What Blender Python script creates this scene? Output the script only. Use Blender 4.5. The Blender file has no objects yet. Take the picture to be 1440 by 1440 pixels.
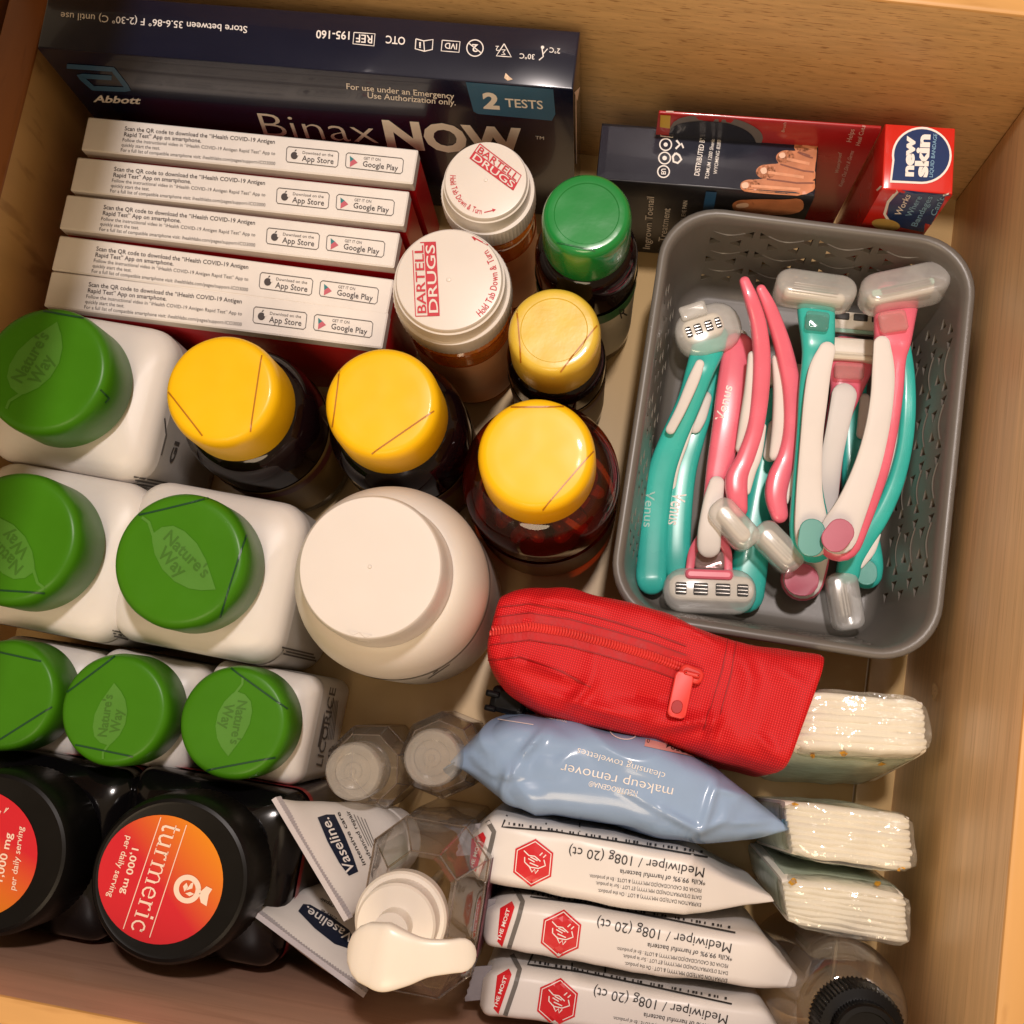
import bpy, bmesh, math, random
from mathutils import Vector, Matrix, noise
from mathutils.bvhtree import BVHTree
random.seed(7)
S = bpy.context.scene
COL = S.collection

# ------------------------------------------------------------------ camera, light, exposure
H = 0.53                       # lens above the drawer floor (m)
FPX = 1600.0                   # focal length in pixels of the 1440 px photograph
MR = Matrix(((0.9849714, 0.16179419, -0.06044816),
             (-0.14926923, 0.9734842, 0.1733413),
             (0.08689095, -0.16171318, 0.98300499)))      # world -> camera axes
cam = bpy.data.objects.new('camera', bpy.data.cameras.new('camera'))
COL.objects.link(cam)
cam.data.sensor_width = 36.0
cam.data.lens = 36.0 * FPX / 1440.0
cam.data.clip_start = 0.01
cam.data.clip_end = 50
cam.matrix_world = Matrix.Translation((0, 0, H)) @ MR.transposed().to_4x4()
S.camera = cam

world = bpy.data.worlds.new('World'); S.world = world; world.use_nodes = True
bg = world.node_tree.nodes['Background']
bg.inputs[0].default_value = (1.0, 0.70, 0.42, 1)
bg.inputs[1].default_value = 0.42

def lamp(name, loc, aim, power, col, size):
    l = bpy.data.lights.new(name, 'AREA'); l.shape = 'DISK'; l.size = size
    l.energy = power; l.color = col
    o = bpy.data.objects.new(name, l); COL.objects.link(o)
    o.location = loc
    o.rotation_euler = (Vector(aim) - Vector(loc)).to_track_quat('-Z', 'Y').to_euler()
    return o
lamp('vanity_lamp', (0.05, 0.36, 1.15), (-0.05, 0.06, 0), 9.0, (1.0, 0.88, 0.83), 0.07)
lamp('front_fill', (-0.05, -1.05, 1.60), (-0.05, 0.06, 0), 14.0, (1.0, 0.76, 0.50), 0.8)  # soft fill added to lift the front faces, no such fixture seen
S.view_settings.view_transform = 'Standard'
S.view_settings.look = 'None'
S.view_settings.exposure = -0.04
S.view_settings.gamma = 1.0
S.cycles.max_bounces = 12
S.cycles.transparent_max_bounces = 24
S.cycles.sample_clamp_indirect = 6.0
S.cycles.blur_glossy = 0.5

# ------------------------------------------------------------------ pixel -> place
CAMP = Vector((0, 0, H)); MT = MR.transposed()
def rdir(px, py): return MT @ Vector(((px - 720) / FPX, -(py - 720) / FPX, -1.0))
def P(px, py, z):
    d = rdir(px, py); t = (z - H) / d.z
    return CAMP + d * t
def mpp(z): return (H - z) / FPX        # metres per pixel at a height

# ------------------------------------------------------------------ materials
MATS = {}
def nodes(name):
    m = bpy.data.materials.new(name); m.use_nodes = True
    nt = m.node_tree
    return m, nt, nt.nodes['Principled BSDF'], nt.nodes['Material Output']
def mat(name, col, rough=.45, var=.06, vs=60, bump=0, bs=300, coat=0, spec=.5, trans=0, ior=1.45, metal=0, sheen=0, sub=0, crk=None):
    if name in MATS: return MATS[name]
    m, nt, b, out = nodes(name)
    c = (*col, 1)
    tc = nt.nodes.new('ShaderNodeTexCoord')
    n = nt.nodes.new('ShaderNodeTexNoise'); n.inputs['Scale'].default_value = vs; n.inputs['Detail'].default_value = 4
    nt.links.new(tc.outputs['Object'], n.inputs['Vector'])
    r = nt.nodes.new('ShaderNodeValToRGB')
    r.color_ramp.elements[0].position = .3; r.color_ramp.elements[1].position = .7
    r.color_ramp.elements[0].color = (*[max(0, x * (1 - var)) for x in col], 1)
    r.color_ramp.elements[1].color = (*[min(1, x * (1 + var)) for x in col], 1)
    nt.links.new(n.outputs['Fac'], r.inputs['Fac'])
    nt.links.new(r.outputs['Color'], b.inputs['Base Color'])
    mr = nt.nodes.new('ShaderNodeMapRange')
    mr.inputs['To Min'].default_value = max(.02, rough * .8); mr.inputs['To Max'].default_value = min(1, rough * 1.25)
    nt.links.new(n.outputs['Fac'], mr.inputs['Value']); nt.links.new(mr.outputs['Result'], b.inputs['Roughness'])
    b.inputs['Specular IOR Level'].default_value = spec
    b.inputs['Coat Weight'].default_value = coat; b.inputs['Coat Roughness'].default_value = .06
    b.inputs['Transmission Weight'].default_value = trans; b.inputs['IOR'].default_value = ior
    b.inputs['Metallic'].default_value = metal
    if sub:
        b.inputs['Subsurface Weight'].default_value = sub; b.inputs['Subsurface Radius'].default_value = (1, .8, .6)
        b.inputs['Subsurface Scale'].default_value = .003
    if crk:
        n3 = nt.nodes.new('ShaderNodeTexNoise'); n3.noise_type = 'RIDGED_MULTIFRACTAL'; n3.inputs['Scale'].default_value = crk[0]; n3.inputs['Detail'].default_value = 2.5; n3.inputs['Distortion'].default_value = .4
        nt.links.new(tc.outputs['Object'], n3.inputs['Vector'])
        b3 = nt.nodes.new('ShaderNodeBump'); b3.inputs['Strength'].default_value = crk[1]; b3.inputs['Distance'].default_value = .0015
        nt.links.new(n3.outputs['Fac'], b3.inputs['Height']); nt.links.new(b3.outputs['Normal'], b.inputs['Normal'])
    if bump:
        n2 = nt.nodes.new('ShaderNodeTexNoise'); n2.inputs['Scale'].default_value = bs; n2.inputs['Detail'].default_value = 5
        nt.links.new(tc.outputs['Object'], n2.inputs['Vector'])
        bp = nt.nodes.new('ShaderNodeBump'); bp.inputs['Strength'].default_value = bump; bp.inputs['Distance'].default_value = .0006
        nt.links.new(n2.outputs['Fac'], bp.inputs['Height']); nt.links.new(bp.outputs['Normal'], b.inputs['Normal'])
        if crk: nt.links.new(b3.outputs['Normal'], bp.inputs['Normal'])
    MATS[name] = m
    return m
def film(name, tint, frost=.15, gloss=.9, rough=.06, bump=0, bs=120, frostcol=(.9, .88, .84), edge=1.0, g0=.045):
    """thin clear or frosted plastic: tinted see-through, a milky share, and a Fresnel gloss"""
    if name in MATS: return MATS[name]
    m, nt, b, out = nodes(name)
    nt.nodes.remove(b)
    tr = nt.nodes.new('ShaderNodeBsdfTransparent'); tr.inputs[0].default_value = (*tint, 1)
    df = nt.nodes.new('ShaderNodeBsdfDiffuse'); df.inputs[0].default_value = (*frostcol, 1)
    tl = nt.nodes.new('ShaderNodeBsdfTranslucent'); tl.inputs[0].default_value = (*frostcol, 1)
    mx0 = nt.nodes.new('ShaderNodeMixShader'); mx0.inputs[0].default_value = .2
    nt.links.new(df.outputs[0], mx0.inputs[1]); nt.links.new(tl.outputs[0], mx0.inputs[2])
    mx1 = nt.nodes.new('ShaderNodeMixShader')
    tc = nt.nodes.new('ShaderNodeTexCoord')
    n = nt.nodes.new('ShaderNodeTexNoise'); n.inputs['Scale'].default_value = bs; n.inputs['Detail'].default_value = 3
    nt.links.new(tc.outputs['Object'], n.inputs['Vector'])
    mr = nt.nodes.new('ShaderNodeMapRange'); mr.inputs['To Min'].default_value = frost * .7; mr.inputs['To Max'].default_value = min(1, frost * 1.3)
    nt.links.new(n.outputs['Fac'], mr.inputs['Value']); nt.links.new(mr.outputs['Result'], mx1.inputs[0])
    nt.links.new(tr.outputs[0], mx1.inputs[1]); nt.links.new(mx0.outputs[0], mx1.inputs[2])
    gl = nt.nodes.new('ShaderNodeBsdfGlossy'); gl.inputs['Roughness'].default_value = rough
    gl.inputs[0].default_value = (gloss, gloss, gloss, 1)
    fr = nt.nodes.new('ShaderNodeLayerWeight'); fr.inputs['Blend'].default_value = .5
    pw_ = nt.nodes.new('ShaderNodeMath'); pw_.operation = 'POWER'; pw_.inputs[1].default_value = 4.0
    ma = nt.nodes.new('ShaderNodeMath'); ma.operation = 'MULTIPLY_ADD'; ma.inputs[1].default_value = .75; ma.inputs[2].default_value = g0
    nt.links.new(fr.outputs['Facing'], pw_.inputs[0]); nt.links.new(pw_.outputs[0], ma.inputs[0])
    et = nt.nodes.new('ShaderNodeMixRGB'); et.inputs[1].default_value = (*tint, 1); et.inputs[2].default_value = (*[x * edge for x in tint], 1)
    p2 = nt.nodes.new('ShaderNodeMath'); p2.operation = 'POWER'; p2.inputs[1].default_value = 4.0
    nt.links.new(fr.outputs['Facing'], p2.inputs[0]); nt.links.new(p2.outputs[0], et.inputs[0]); nt.links.new(et.outputs[0], tr.inputs[0])
    mx2 = nt.nodes.new('ShaderNodeMixShader')
    nt.links.new(ma.outputs[0], mx2.inputs[0]); nt.links.new(mx1.outputs[0], mx2.inputs[1]); nt.links.new(gl.outputs[0], mx2.inputs[2])
    if bump:
        bp = nt.nodes.new('ShaderNodeBump'); bp.inputs['Strength'].default_value = bump; bp.inputs['Distance'].default_value = .001
        nt.links.new(n.outputs['Fac'], bp.inputs['Height'])
        for q in (df, gl, fr): nt.links.new(bp.outputs['Normal'], q.inputs['Normal'])
    nt.links.new(mx2.outputs[0], out.inputs['Surface'])
    MATS[name] = m
    return m
def wood(name, base, dark, stretch, fleck=.5, rough=.42, streak=.5):
    m, nt, b, out = nodes(name)
    tc = nt.nodes.new('ShaderNodeTexCoord')
    def tex(sc, detail, dist=0):
        mp = nt.nodes.new('ShaderNodeMapping'); mp.inputs['Scale'].default_value = sc
        nt.links.new(tc.outputs['Object'], mp.inputs['Vector'])
        n = nt.nodes.new('ShaderNodeTexNoise'); n.inputs['Scale'].default_value = 1; n.inputs['Detail'].default_value = detail
        n.inputs['Distortion'].default_value = dist
        nt.links.new(mp.outputs[0], n.inputs['Vector']); return n
    a = tex(tuple(s * .35 for s in stretch), 5, .4)
    f = tex(stretch, 3, .2)
    r = nt.nodes.new('ShaderNodeValToRGB'); r.color_ramp.elements[0].position = .3; r.color_ramp.elements[1].position = .72
    r.color_ramp.elements[0].color = (*[x * (1 - .28 * streak) for x in base], 1); r.color_ramp.elements[1].color = (*[min(1, x * (1 + .18 * streak)) for x in base], 1)
    nt.links.new(a.outputs['Fac'], r.inputs['Fac'])
    fr = nt.nodes.new('ShaderNodeValToRGB'); fr.color_ramp.elements[0].position = .585; fr.color_ramp.elements[1].position = .66
    fr.color_ramp.elements[0].color = (0, 0, 0, 1); fr.color_ramp.elements[1].color = (fleck, fleck, fleck, 1)
    nt.links.new(f.outputs['Fac'], fr.inputs['Fac'])
    mx = nt.nodes.new('ShaderNodeMixRGB'); mx.inputs[2].default_value = (*dark, 1)
    nt.links.new(fr.outputs[0], mx.inputs[0]); nt.links.new(r.outputs[0], mx.inputs[1])
    nt.links.new(mx.outputs[0], b.inputs['Base Color'])
    b.inputs['Roughness'].default_value = rough
    bp = nt.nodes.new('ShaderNodeBump'); bp.inputs['Strength'].default_value = .12; bp.inputs['Distance'].default_value = .0005; bp.invert = True
    nt.links.new(fr.outputs[0], bp.inputs['Height']); nt.links.new(bp.outputs[0], b.inputs['Normal'])
    MATS[name] = m
    return m
def fabric(name, col, period):
    m, nt, b, out = nodes(name)
    tc = nt.nodes.new('ShaderNodeTexCoord')
    mp = nt.nodes.new('ShaderNodeMapping'); mp.inputs['Rotation'].default_value = (0, 0, .12)
    nt.links.new(tc.outputs['Object'], mp.inputs[0])
    ws = []
    for d in ('X', 'Y'):
        w = nt.nodes.new('ShaderNodeTexWave'); w.wave_type = 'BANDS'; w.bands_direction = d
        w.inputs['Scale'].default_value = .314 / period; w.inputs['Distortion'].default_value = .25; w.inputs['Detail'].default_value = 1
        w.inputs['Detail Scale'].default_value = .2
        nt.links.new(mp.outputs[0], w.inputs[0]); ws.append(w)
    ml = nt.nodes.new('ShaderNodeMath'); ml.operation = 'MULTIPLY'
    nt.links.new(ws[0].outputs['Fac'], ml.inputs[0]); nt.links.new(ws[1].outputs['Fac'], ml.inputs[1])
    r = nt.nodes.new('ShaderNodeValToRGB')
    r.color_ramp.elements[0].color = (*[x * .62 for x in col], 1); r.color_ramp.elements[1].color = (*[min(1, x * 1.25 + .03) for x in col], 1)
    nt.links.new(ml.outputs[0], r.inputs[0]); nt.links.new(r.outputs[0], b.inputs['Base Color'])
    b.inputs['Roughness'].default_value = .5; b.inputs['Specular IOR Level'].default_value = .22; b.inputs['Sheen Weight'].default_value = .08; b.inputs['Sheen Tint'].default_value = (1, .2, .15, 1)
    bp = nt.nodes.new('ShaderNodeBump'); bp.inputs['Strength'].default_value = .45; bp.inputs['Distance'].default_value = .0003
    nt.links.new(ml.outputs[0], bp.inputs['Height']); nt.links.new(bp.outputs[0], b.inputs['Normal'])
    MATS[name] = m
    return m
def gradient(name, c0, c1, a, b_, rough=.35):
    """a colour that runs from c0 to c1 between two points of the thing (printed label)"""
    m, nt, b, out = nodes(name)
    tc = nt.nodes.new('ShaderNodeTexCoord')
    a = Vector(a); b_ = Vector(b_); d = b_ - a; L = d.length_squared
    vm = nt.nodes.new('ShaderNodeVectorMath'); vm.operation = 'DOT_PRODUCT'; vm.inputs[1].default_value = d / L
    vs = nt.nodes.new('ShaderNodeVectorMath'); vs.operation = 'SUBTRACT'; vs.inputs[1].default_value = a
    nt.links.new(tc.outputs['Object'], vs.inputs[0]); nt.links.new(vs.outputs[0], vm.inputs[0])
    r = nt.nodes.new('ShaderNodeValToRGB'); r.color_ramp.elements[0].color = (*c0, 1); r.color_ramp.elements[1].color = (*c1, 1)
    nt.links.new(vm.outputs['Value'], r.inputs[0]); nt.links.new(r.outputs[0], b.inputs['Base Color'])
    b.inputs['Roughness'].default_value = rough; b.inputs['Specular IOR Level'].default_value = .25
    MATS[name] = m
    return m

# ------------------------------------------------------------------ things, parts, shapes
PM = {}
def thing(name, label, cat, loc=(0, 0, 0), rz=0, group=None):
    o = bpy.data.objects.new(name, None); COL.objects.link(o)
    o.empty_display_size = .01
    o.location = loc; o.rotation_euler = (0, 0, rz)
    o['label'] = label; o['category'] = cat
    if group: o['group'] = group
    PM[o.name] = Matrix.Translation(Vector(loc)) @ Matrix.Rotation(rz, 4, 'Z')
    return o
WV = {}
def mk(name, V, Fs, m, par=None, world=False, smooth=True, angle=40, mats=None, fm=None):
    """one mesh object; V in the thing's own frame, or in world space with world=True"""
    V = [Vector(v) for v in V]
    pm = Matrix.Identity(4)
    if par is not None:
        chain = []
        q = par
        while q is not None: chain.append(q); q = q.parent
        for q in chain:
            if q.name in PM: pm = PM[q.name]
    L = [pm.inverted() @ v for v in V] if world else V
    Wd = V if world else [pm @ v for v in V]
    me = bpy.data.meshes.new(name)
    me.from_pydata([tuple(v) for v in L], [], Fs)
    if mats:
        for q in mats: me.materials.append(q)
        for p, i in zip(me.polygons, fm): p.material_index = i
    else: me.materials.append(m)
    me.validate()
    bm = bmesh.new(); bm.from_mesh(me)
    bmesh.ops.recalc_face_normals(bm, faces=bm.faces); bm.to_mesh(me); bm.free()
    if smooth:
        me.polygons.foreach_set('use_smooth', [True] * len(me.polygons))
        me.set_sharp_from_angle(angle=math.radians(angle))
    o = bpy.data.objects.new(name, me); COL.objects.link(o)
    if par is not None: o.parent = par
    WV[o.name] = (Wd, Fs)
    return o
def ring_loft(rings, cap=(True, True)):
    n = len(rings[0]); V = [v for r in rings for v in r]; Fs = []
    for i in range(len(rings) - 1):
        for j in range(n):
            k = (j + 1) % n
            Fs.append((i * n + j, i * n + k, (i + 1) * n + k, (i + 1) * n + j))
    if cap[0]: Fs.append(tuple(range(n))[::-1])
    if cap[1]: Fs.append(tuple((len(rings) - 1) * n + j for j in range(n)))
    return V, Fs
def lathe(prof, n=64, c=(0, 0), ribs=None):
    """prof [(r, z)], bottom to top; closes at r = 0"""
    rings = []
    for i, (r, z) in enumerate(prof):
        row = []
        for j in range(n):
            a = 2 * math.pi * j / n
            rr_ = r
            if ribs and i in ribs: rr_ = r - (ribs[i] if j % 2 else 0)
            row.append((c[0] + max(rr_, 1e-5) * math.cos(a), c[1] + max(rr_, 1e-5) * math.sin(a), z))
        rings.append(row)
    return ring_loft(rings)
def rr(hx, hy, r, n=6):
    r = min(r, hx * .999, hy * .999); out = []
    for cx, cy, a0 in ((hx - r, hy - r, 0), (-hx + r, hy - r, 90), (-hx + r, -hy + r, 180), (hx - r, -hy + r, 270)):
        for i in range(n + 1):
            a = math.radians(a0 + 90 * i / n); out.append((cx + r * math.cos(a), cy + r * math.sin(a)))
    return out
def box(cx, cy, cz, dx, dy, dz, bev=.0007, seg=2):
    rings = []
    hx, hy, hz = dx / 2, dy / 2, dz / 2
    for z, i in ((-hz, bev), (-hz + bev * .3, bev * .3), (-hz + bev, 0), (hz - bev, 0), (hz - bev * .3, bev * .3), (hz, bev)):
        rings.append([(cx + x, cy + y, cz + z) for x, y in rr(hx - i, hy - i, bev, seg)])
    return ring_loft(rings)
def join(*parts):
    V, Fs = [], []
    for v, f in parts:
        o = len(V); V += list(v); Fs += [tuple(i + o for i in q) for q in f]
    return V, Fs
def sweep(pts, rad, n=14, flat=.6, up=Vector((0, 0, 1)), pw=2.0):
    """tube along pts; rad: half widths across; flat: height / width; pw: section squareness"""
    pts = [Vector(p) for p in pts]; rings = []
    for i, p in enumerate(pts):
        t = (pts[min(i + 1, len(pts) - 1)] - pts[max(i - 1, 0)]).normalized()
        s = t.cross(up).normalized(); u = s.cross(t).normalized()
        row = []
        for j in range(n):
            a = 2 * math.pi * j / n; ca, sa = math.cos(a), math.sin(a)
            cx = math.copysign(abs(ca) ** (2 / pw), ca); sy = math.copysign(abs(sa) ** (2 / pw), sa)
            row.append(p + s * (cx * rad[i]) + u * (sy * rad[i] * flat))
        rings.append(row)
    return ring_loft(rings)
def smooth_path(pts, vals, k=4):
    """Catmull-Rom through pts, with vals carried along"""
    pts = [Vector(p) for p in pts]; n = len(pts); op, ov = [], []
    for i in range(n - 1):
        p0, p1, p2, p3 = pts[max(i - 1, 0)], pts[i], pts[i + 1], pts[min(i + 2, n - 1)]
        v0, v1, v2, v3 = vals[max(i - 1, 0)], vals[i], vals[i + 1], vals[min(i + 2, n - 1)]
        for j in range(k):
            t = j / k
            f = lambda a, b, c, d: .5 * (2 * b + (c - a) * t + (2 * a - 5 * b + 4 * c - d) * t * t + (-a + 3 * b - 3 * c + d) * t ** 3)
            op.append(f(p0, p1, p2, p3)); ov.append(f(v0, v1, v2, v3))
    op.append(pts[-1]); ov.append(vals[-1])
    return op, ov
def nz(v, s, seed=0): return noise.noise(Vector(v) * s + Vector((seed * 7.3, seed * 3.1, seed)))

# ------------------------------------------------------------------ flat print laid on a thing's surface
GL = {}
def glyphs(txt, bold=0, res=3, shear=0):
    k = (txt, bold, res, shear)
    if k in GL: return GL[k]
    c = bpy.data.curves.new('t', 'FONT'); c.body = txt; c.size = 1; c.resolution_u = res; c.offset = bold; c.shear = shear
    o = bpy.data.objects.new('t', c); COL.objects.link(o)
    me = o.to_mesh()
    me.calc_loop_triangles()
    v = [(q.co.x, q.co.y) for q in me.vertices]; f = [tuple(t.vertices) for t in me.loop_triangles]
    o.to_mesh_clear(); bpy.data.objects.remove(o); bpy.data.curves.remove(c)
    GL[k] = (v, f)
    return GL[k]
CAPH = max(v[1] for v in glyphs('H')[0])
class Print:
    def __init__(s, par, objs):
        s.par = objs[0] if len(objs) == 1 else par; V, Fs = [], []
        for o in objs:
            v, f = WV[o.name]; b = len(V); V += v; Fs += [tuple(i + b for i in q) for q in f]
        s.bvh = BVHTree.FromPolygons([tuple(v) for v in V], Fs); s.acc = {}; s.eps = .00022; s.layer = 0
        s.last = .43
    def pt(s, px, py):
        d = rdir(px, py).normalized()
        h = s.bvh.ray_cast(CAMP, d)
        if h[0] is None: return None
        n = h[1]
        if n.dot(d) > 0: n = -n
        return h[0] + n * (s.eps + s.layer * .00012)
    def add(s, pts, faces, key):
        V, Fs = s.acc.setdefault(key, ([], []))
        q = [s.pt(*p) for p in pts]; idx = {}
        for f in faces:
            if any(q[i] is None for i in f): continue
            if max((q[i] - q[f[0]]).length for i in f) > .03: continue
            for i in f:
                if i not in idx: idx[i] = len(V); V.append(q[i])
            Fs.append(tuple(idx[i] for i in f))
    def text(s, txt, A, B, C, key, bold=0, shear=0, res=3):
        """baseline from pixel A to pixel B, C = top of the capitals above A"""
        v, f = glyphs(txt, bold, res, shear)
        x0 = min(p[0] for p in v); x1 = max(p[0] for p in v); w = x1 - x0
        ux, uy = (B[0] - A[0]) / w, (B[1] - A[1]) / w; vx, vy = (C[0] - A[0]) / CAPH, (C[1] - A[1]) / CAPH
        s.add([(A[0] + (x - x0) * ux + y * vx, A[1] + (x - x0) * uy + y * vy) for x, y in v], f, key)
    def poly(s, pts, key, step=14):
        bm = bmesh.new()
        fc = bm.faces.new([bm.verts.new((p[0], p[1], 0)) for p in pts])
        bmesh.ops.triangulate(bm, faces=[fc])
        for _ in range(7):
            es = [e for e in bm.edges if e.calc_length() > step]
            if not es: break
            bmesh.ops.subdivide_edges(bm, edges=es, cuts=1)
            bmesh.ops.triangulate(bm, faces=[f for f in bm.faces if len(f.verts) > 3])
        bm.verts.index_update()
        s.add([(v.co.x, v.co.y) for v in bm.verts], [tuple(v.index for v in f.verts) for f in bm.faces], key); bm.free()
    def line(s, pts, w, key, step=10, closed=False):
        pts = list(pts) + ([pts[0]] if closed else []); q = []
        for a, b in zip(pts, pts[1:]):
            L = math.hypot(b[0] - a[0], b[1] - a[1]); k = max(1, int(L / step))
            for i in range(k): q.append((a[0] + (b[0] - a[0]) * i / k, a[1] + (b[1] - a[1]) * i / k))
        q.append(pts[-1]); v = []
        for i, p in enumerate(q):
            a, b = q[max(i - 1, 0)], q[min(i + 1, len(q) - 1)]
            dx, dy = b[0] - a[0], b[1] - a[1]; L = math.hypot(dx, dy) or 1
            v += [(p[0] - dy / L * w / 2, p[1] + dx / L * w / 2), (p[0] + dy / L * w / 2, p[1] - dx / L * w / 2)]
        s.add(v, [(2 * i, 2 * i + 1, 2 * i + 3, 2 * i + 2) for i in range(len(q) - 1)], key)
    def done(s, names):
        """names: {key: (part name, material)}"""
        out = []
        for k, (V, Fs) in s.acc.items():
            if Fs:
                nm, m = names[k]; out.append(mk(nm, V, Fs, m, s.par, world=True, smooth=False))
        return out
def circ(cx, cy, rx, ry=None, n=28, a0=0, a1=360, rot=0):
    ry = ry or rx; o = []
    cr, sr = math.cos(math.radians(rot)), math.sin(math.radians(rot))
    for i in range(n if a1 - a0 >= 360 else n + 1):
        a = math.radians(a0 + (a1 - a0) * i / n); x, y = rx * math.cos(a), ry * math.sin(a)
        o.append((cx + x * cr - y * sr, cy + x * sr + y * cr))
    return o
def arc_text(pr, txt, cx, cy, r, a0, a1, h, key, bold=0, inward=False):
    """letters along an arc in the picture (degrees, clockwise from +x); tops point outwards unless inward"""
    ws = []
    for ch in txt:
        if ch == ' ': ws.append(.32); continue
        v = glyphs(ch, bold)[0]; ws.append(max(p[0] for p in v) - min(p[0] for p in v) + .07)
    T = sum(ws); t = 0
    for ch, w in zip(txt, ws):
        if ch != ' ':
            v, f = glyphs(ch, bold); x0 = min(p[0] for p in v); sc = h / CAPH
            q = []
            for x, y in v:
                a = math.radians(a0 + (a1 - a0) * (t + (x - x0)) / T)
                rad = r - y * sc if inward else r + y * sc
                q.append((cx + rad * math.cos(a), cy + rad * math.sin(a)))
            pr.add(q, f, key)
        t += w

# ------------------------------------------------------------------ the drawer
XL, XR, YB, YF, ZR, ZL = -.272, .1415, .2716, -.1215, .145, .0986
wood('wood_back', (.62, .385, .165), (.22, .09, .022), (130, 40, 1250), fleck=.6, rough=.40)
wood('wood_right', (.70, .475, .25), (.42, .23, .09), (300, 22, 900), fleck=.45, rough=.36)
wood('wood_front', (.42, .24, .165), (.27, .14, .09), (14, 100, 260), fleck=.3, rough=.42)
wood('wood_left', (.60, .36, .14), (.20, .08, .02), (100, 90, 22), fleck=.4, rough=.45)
wood('wood_floor', (.50, .345, .155), (.36, .22, .09), (30, 9, 50), fleck=.22, rough=.38)
wood('wood_edge', (.62, .34, .115), (.40, .19, .05), (26, 160, 60), fleck=.35, rough=.38)
wood('wood_edge_y', (.62, .34, .115), (.40, .19, .05), (160, 26, 60), fleck=.35, rough=.38)
wood('wood_cabinet', (.20, .075, .02), (.10, .03, .008), (60, 10, 60), fleck=.4, rough=.5)
T = .018
drawer = thing('drawer', 'beech wood drawer pulled open and packed with toiletries', 'drawer', ((XL + XR) / 2, (YB + YF) / 2, 0))
def panel(name, x0, x1, y0, y1, z0, z1, m, edge=None, bev=.0012):
    v, f = box((x0 + x1) / 2, (y0 + y1) / 2, (z0 + z1) / 2, x1 - x0, y1 - y0, z1 - z0, bev)
    fm = [0] * len(f)
    if edge:
        for i, q in enumerate(f):
            c = sum((Vector(v[k]) for k in q), Vector()) / len(q)
            if c.z > z1 - bev * 1.1: fm[i] = 1
    return mk(name, v, f, None, drawer, world=True, mats=[m] + ([edge] if edge else []), fm=fm)
panel('bottom_panel', XL - .008, .1246, YF - .008, YB + .008, -.006, 0, MATS['wood_floor'], bev=.0006)
panel('floor_strip', .1254, XR + .008, YF - .008, YB + .008, -.006, .0009, MATS['wood_floor'], bev=.0006)
side_b = panel('side_panel', XL - T, XR + T, YB, YB + T, -.012, ZR, MATS['wood_back'], MATS['wood_edge'])
side_f = panel('side_panel', XL - T, XR + T, YF - T, YF, -.012, ZR, MATS['wood_front'], MATS['wood_edge'])
front_p = panel('front_panel', XR, XR + T, YF + .0003, YB - .0003, -.012, ZR - .0004, MATS['wood_right'], MATS['wood_edge_y'])
panel('back_panel', XL - T, XL, YF + .0003, YB - .0003, -.012, ZL, MATS['wood_left'], wood('wood_edge_shaded', (.30, .105, .025), (.16, .05, .01), (160, 26, 60), fleck=.35, rough=.45))  # rim wood darkened in colour to carry shade the slab does not cast
pr = Print(drawer, [front_p])
chip = mat('chipped_wood', (.60, .40, .20), .6, var=.3, vs=900)
for cx, cy, h in ((1341, 672, 19), (1315, 973, 14)):
    pr.poly([(cx + random.uniform(.75, 1.2) * h * .33 * math.cos(a / 11 * 6.283), cy + random.uniform(.8, 1.1) * h * math.sin(a / 11 * 6.283)) for a in range(11)], cx)
pr.done({1341: ('chip_mark', chip), 1315: ('chip_mark', chip)})
cab = thing('cabinet', 'dark reddish wood cabinet frame behind the low drawer back', 'cabinet', (-.345, .07, -.012))
v, f = box(-.345, .07, .045, .1, .5, .112, .002); mk('frame_rail', v, f, MATS['wood_cabinet'], cab, world=True)
stone = mat('shade_slab_stone', (.42, .33, .24), .3, var=.2, vs=40)
v, f = box(-.302, .2, .322, .26, .44, .022, .003)
top = mk('shade_slab', v, f, stone, None, world=True); top['kind'] = 'structure'  # guessed counter slab, out of view, added to shade the left end
top['label'] = 'guessed unseen slab added to shade the left drawer end'

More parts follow.
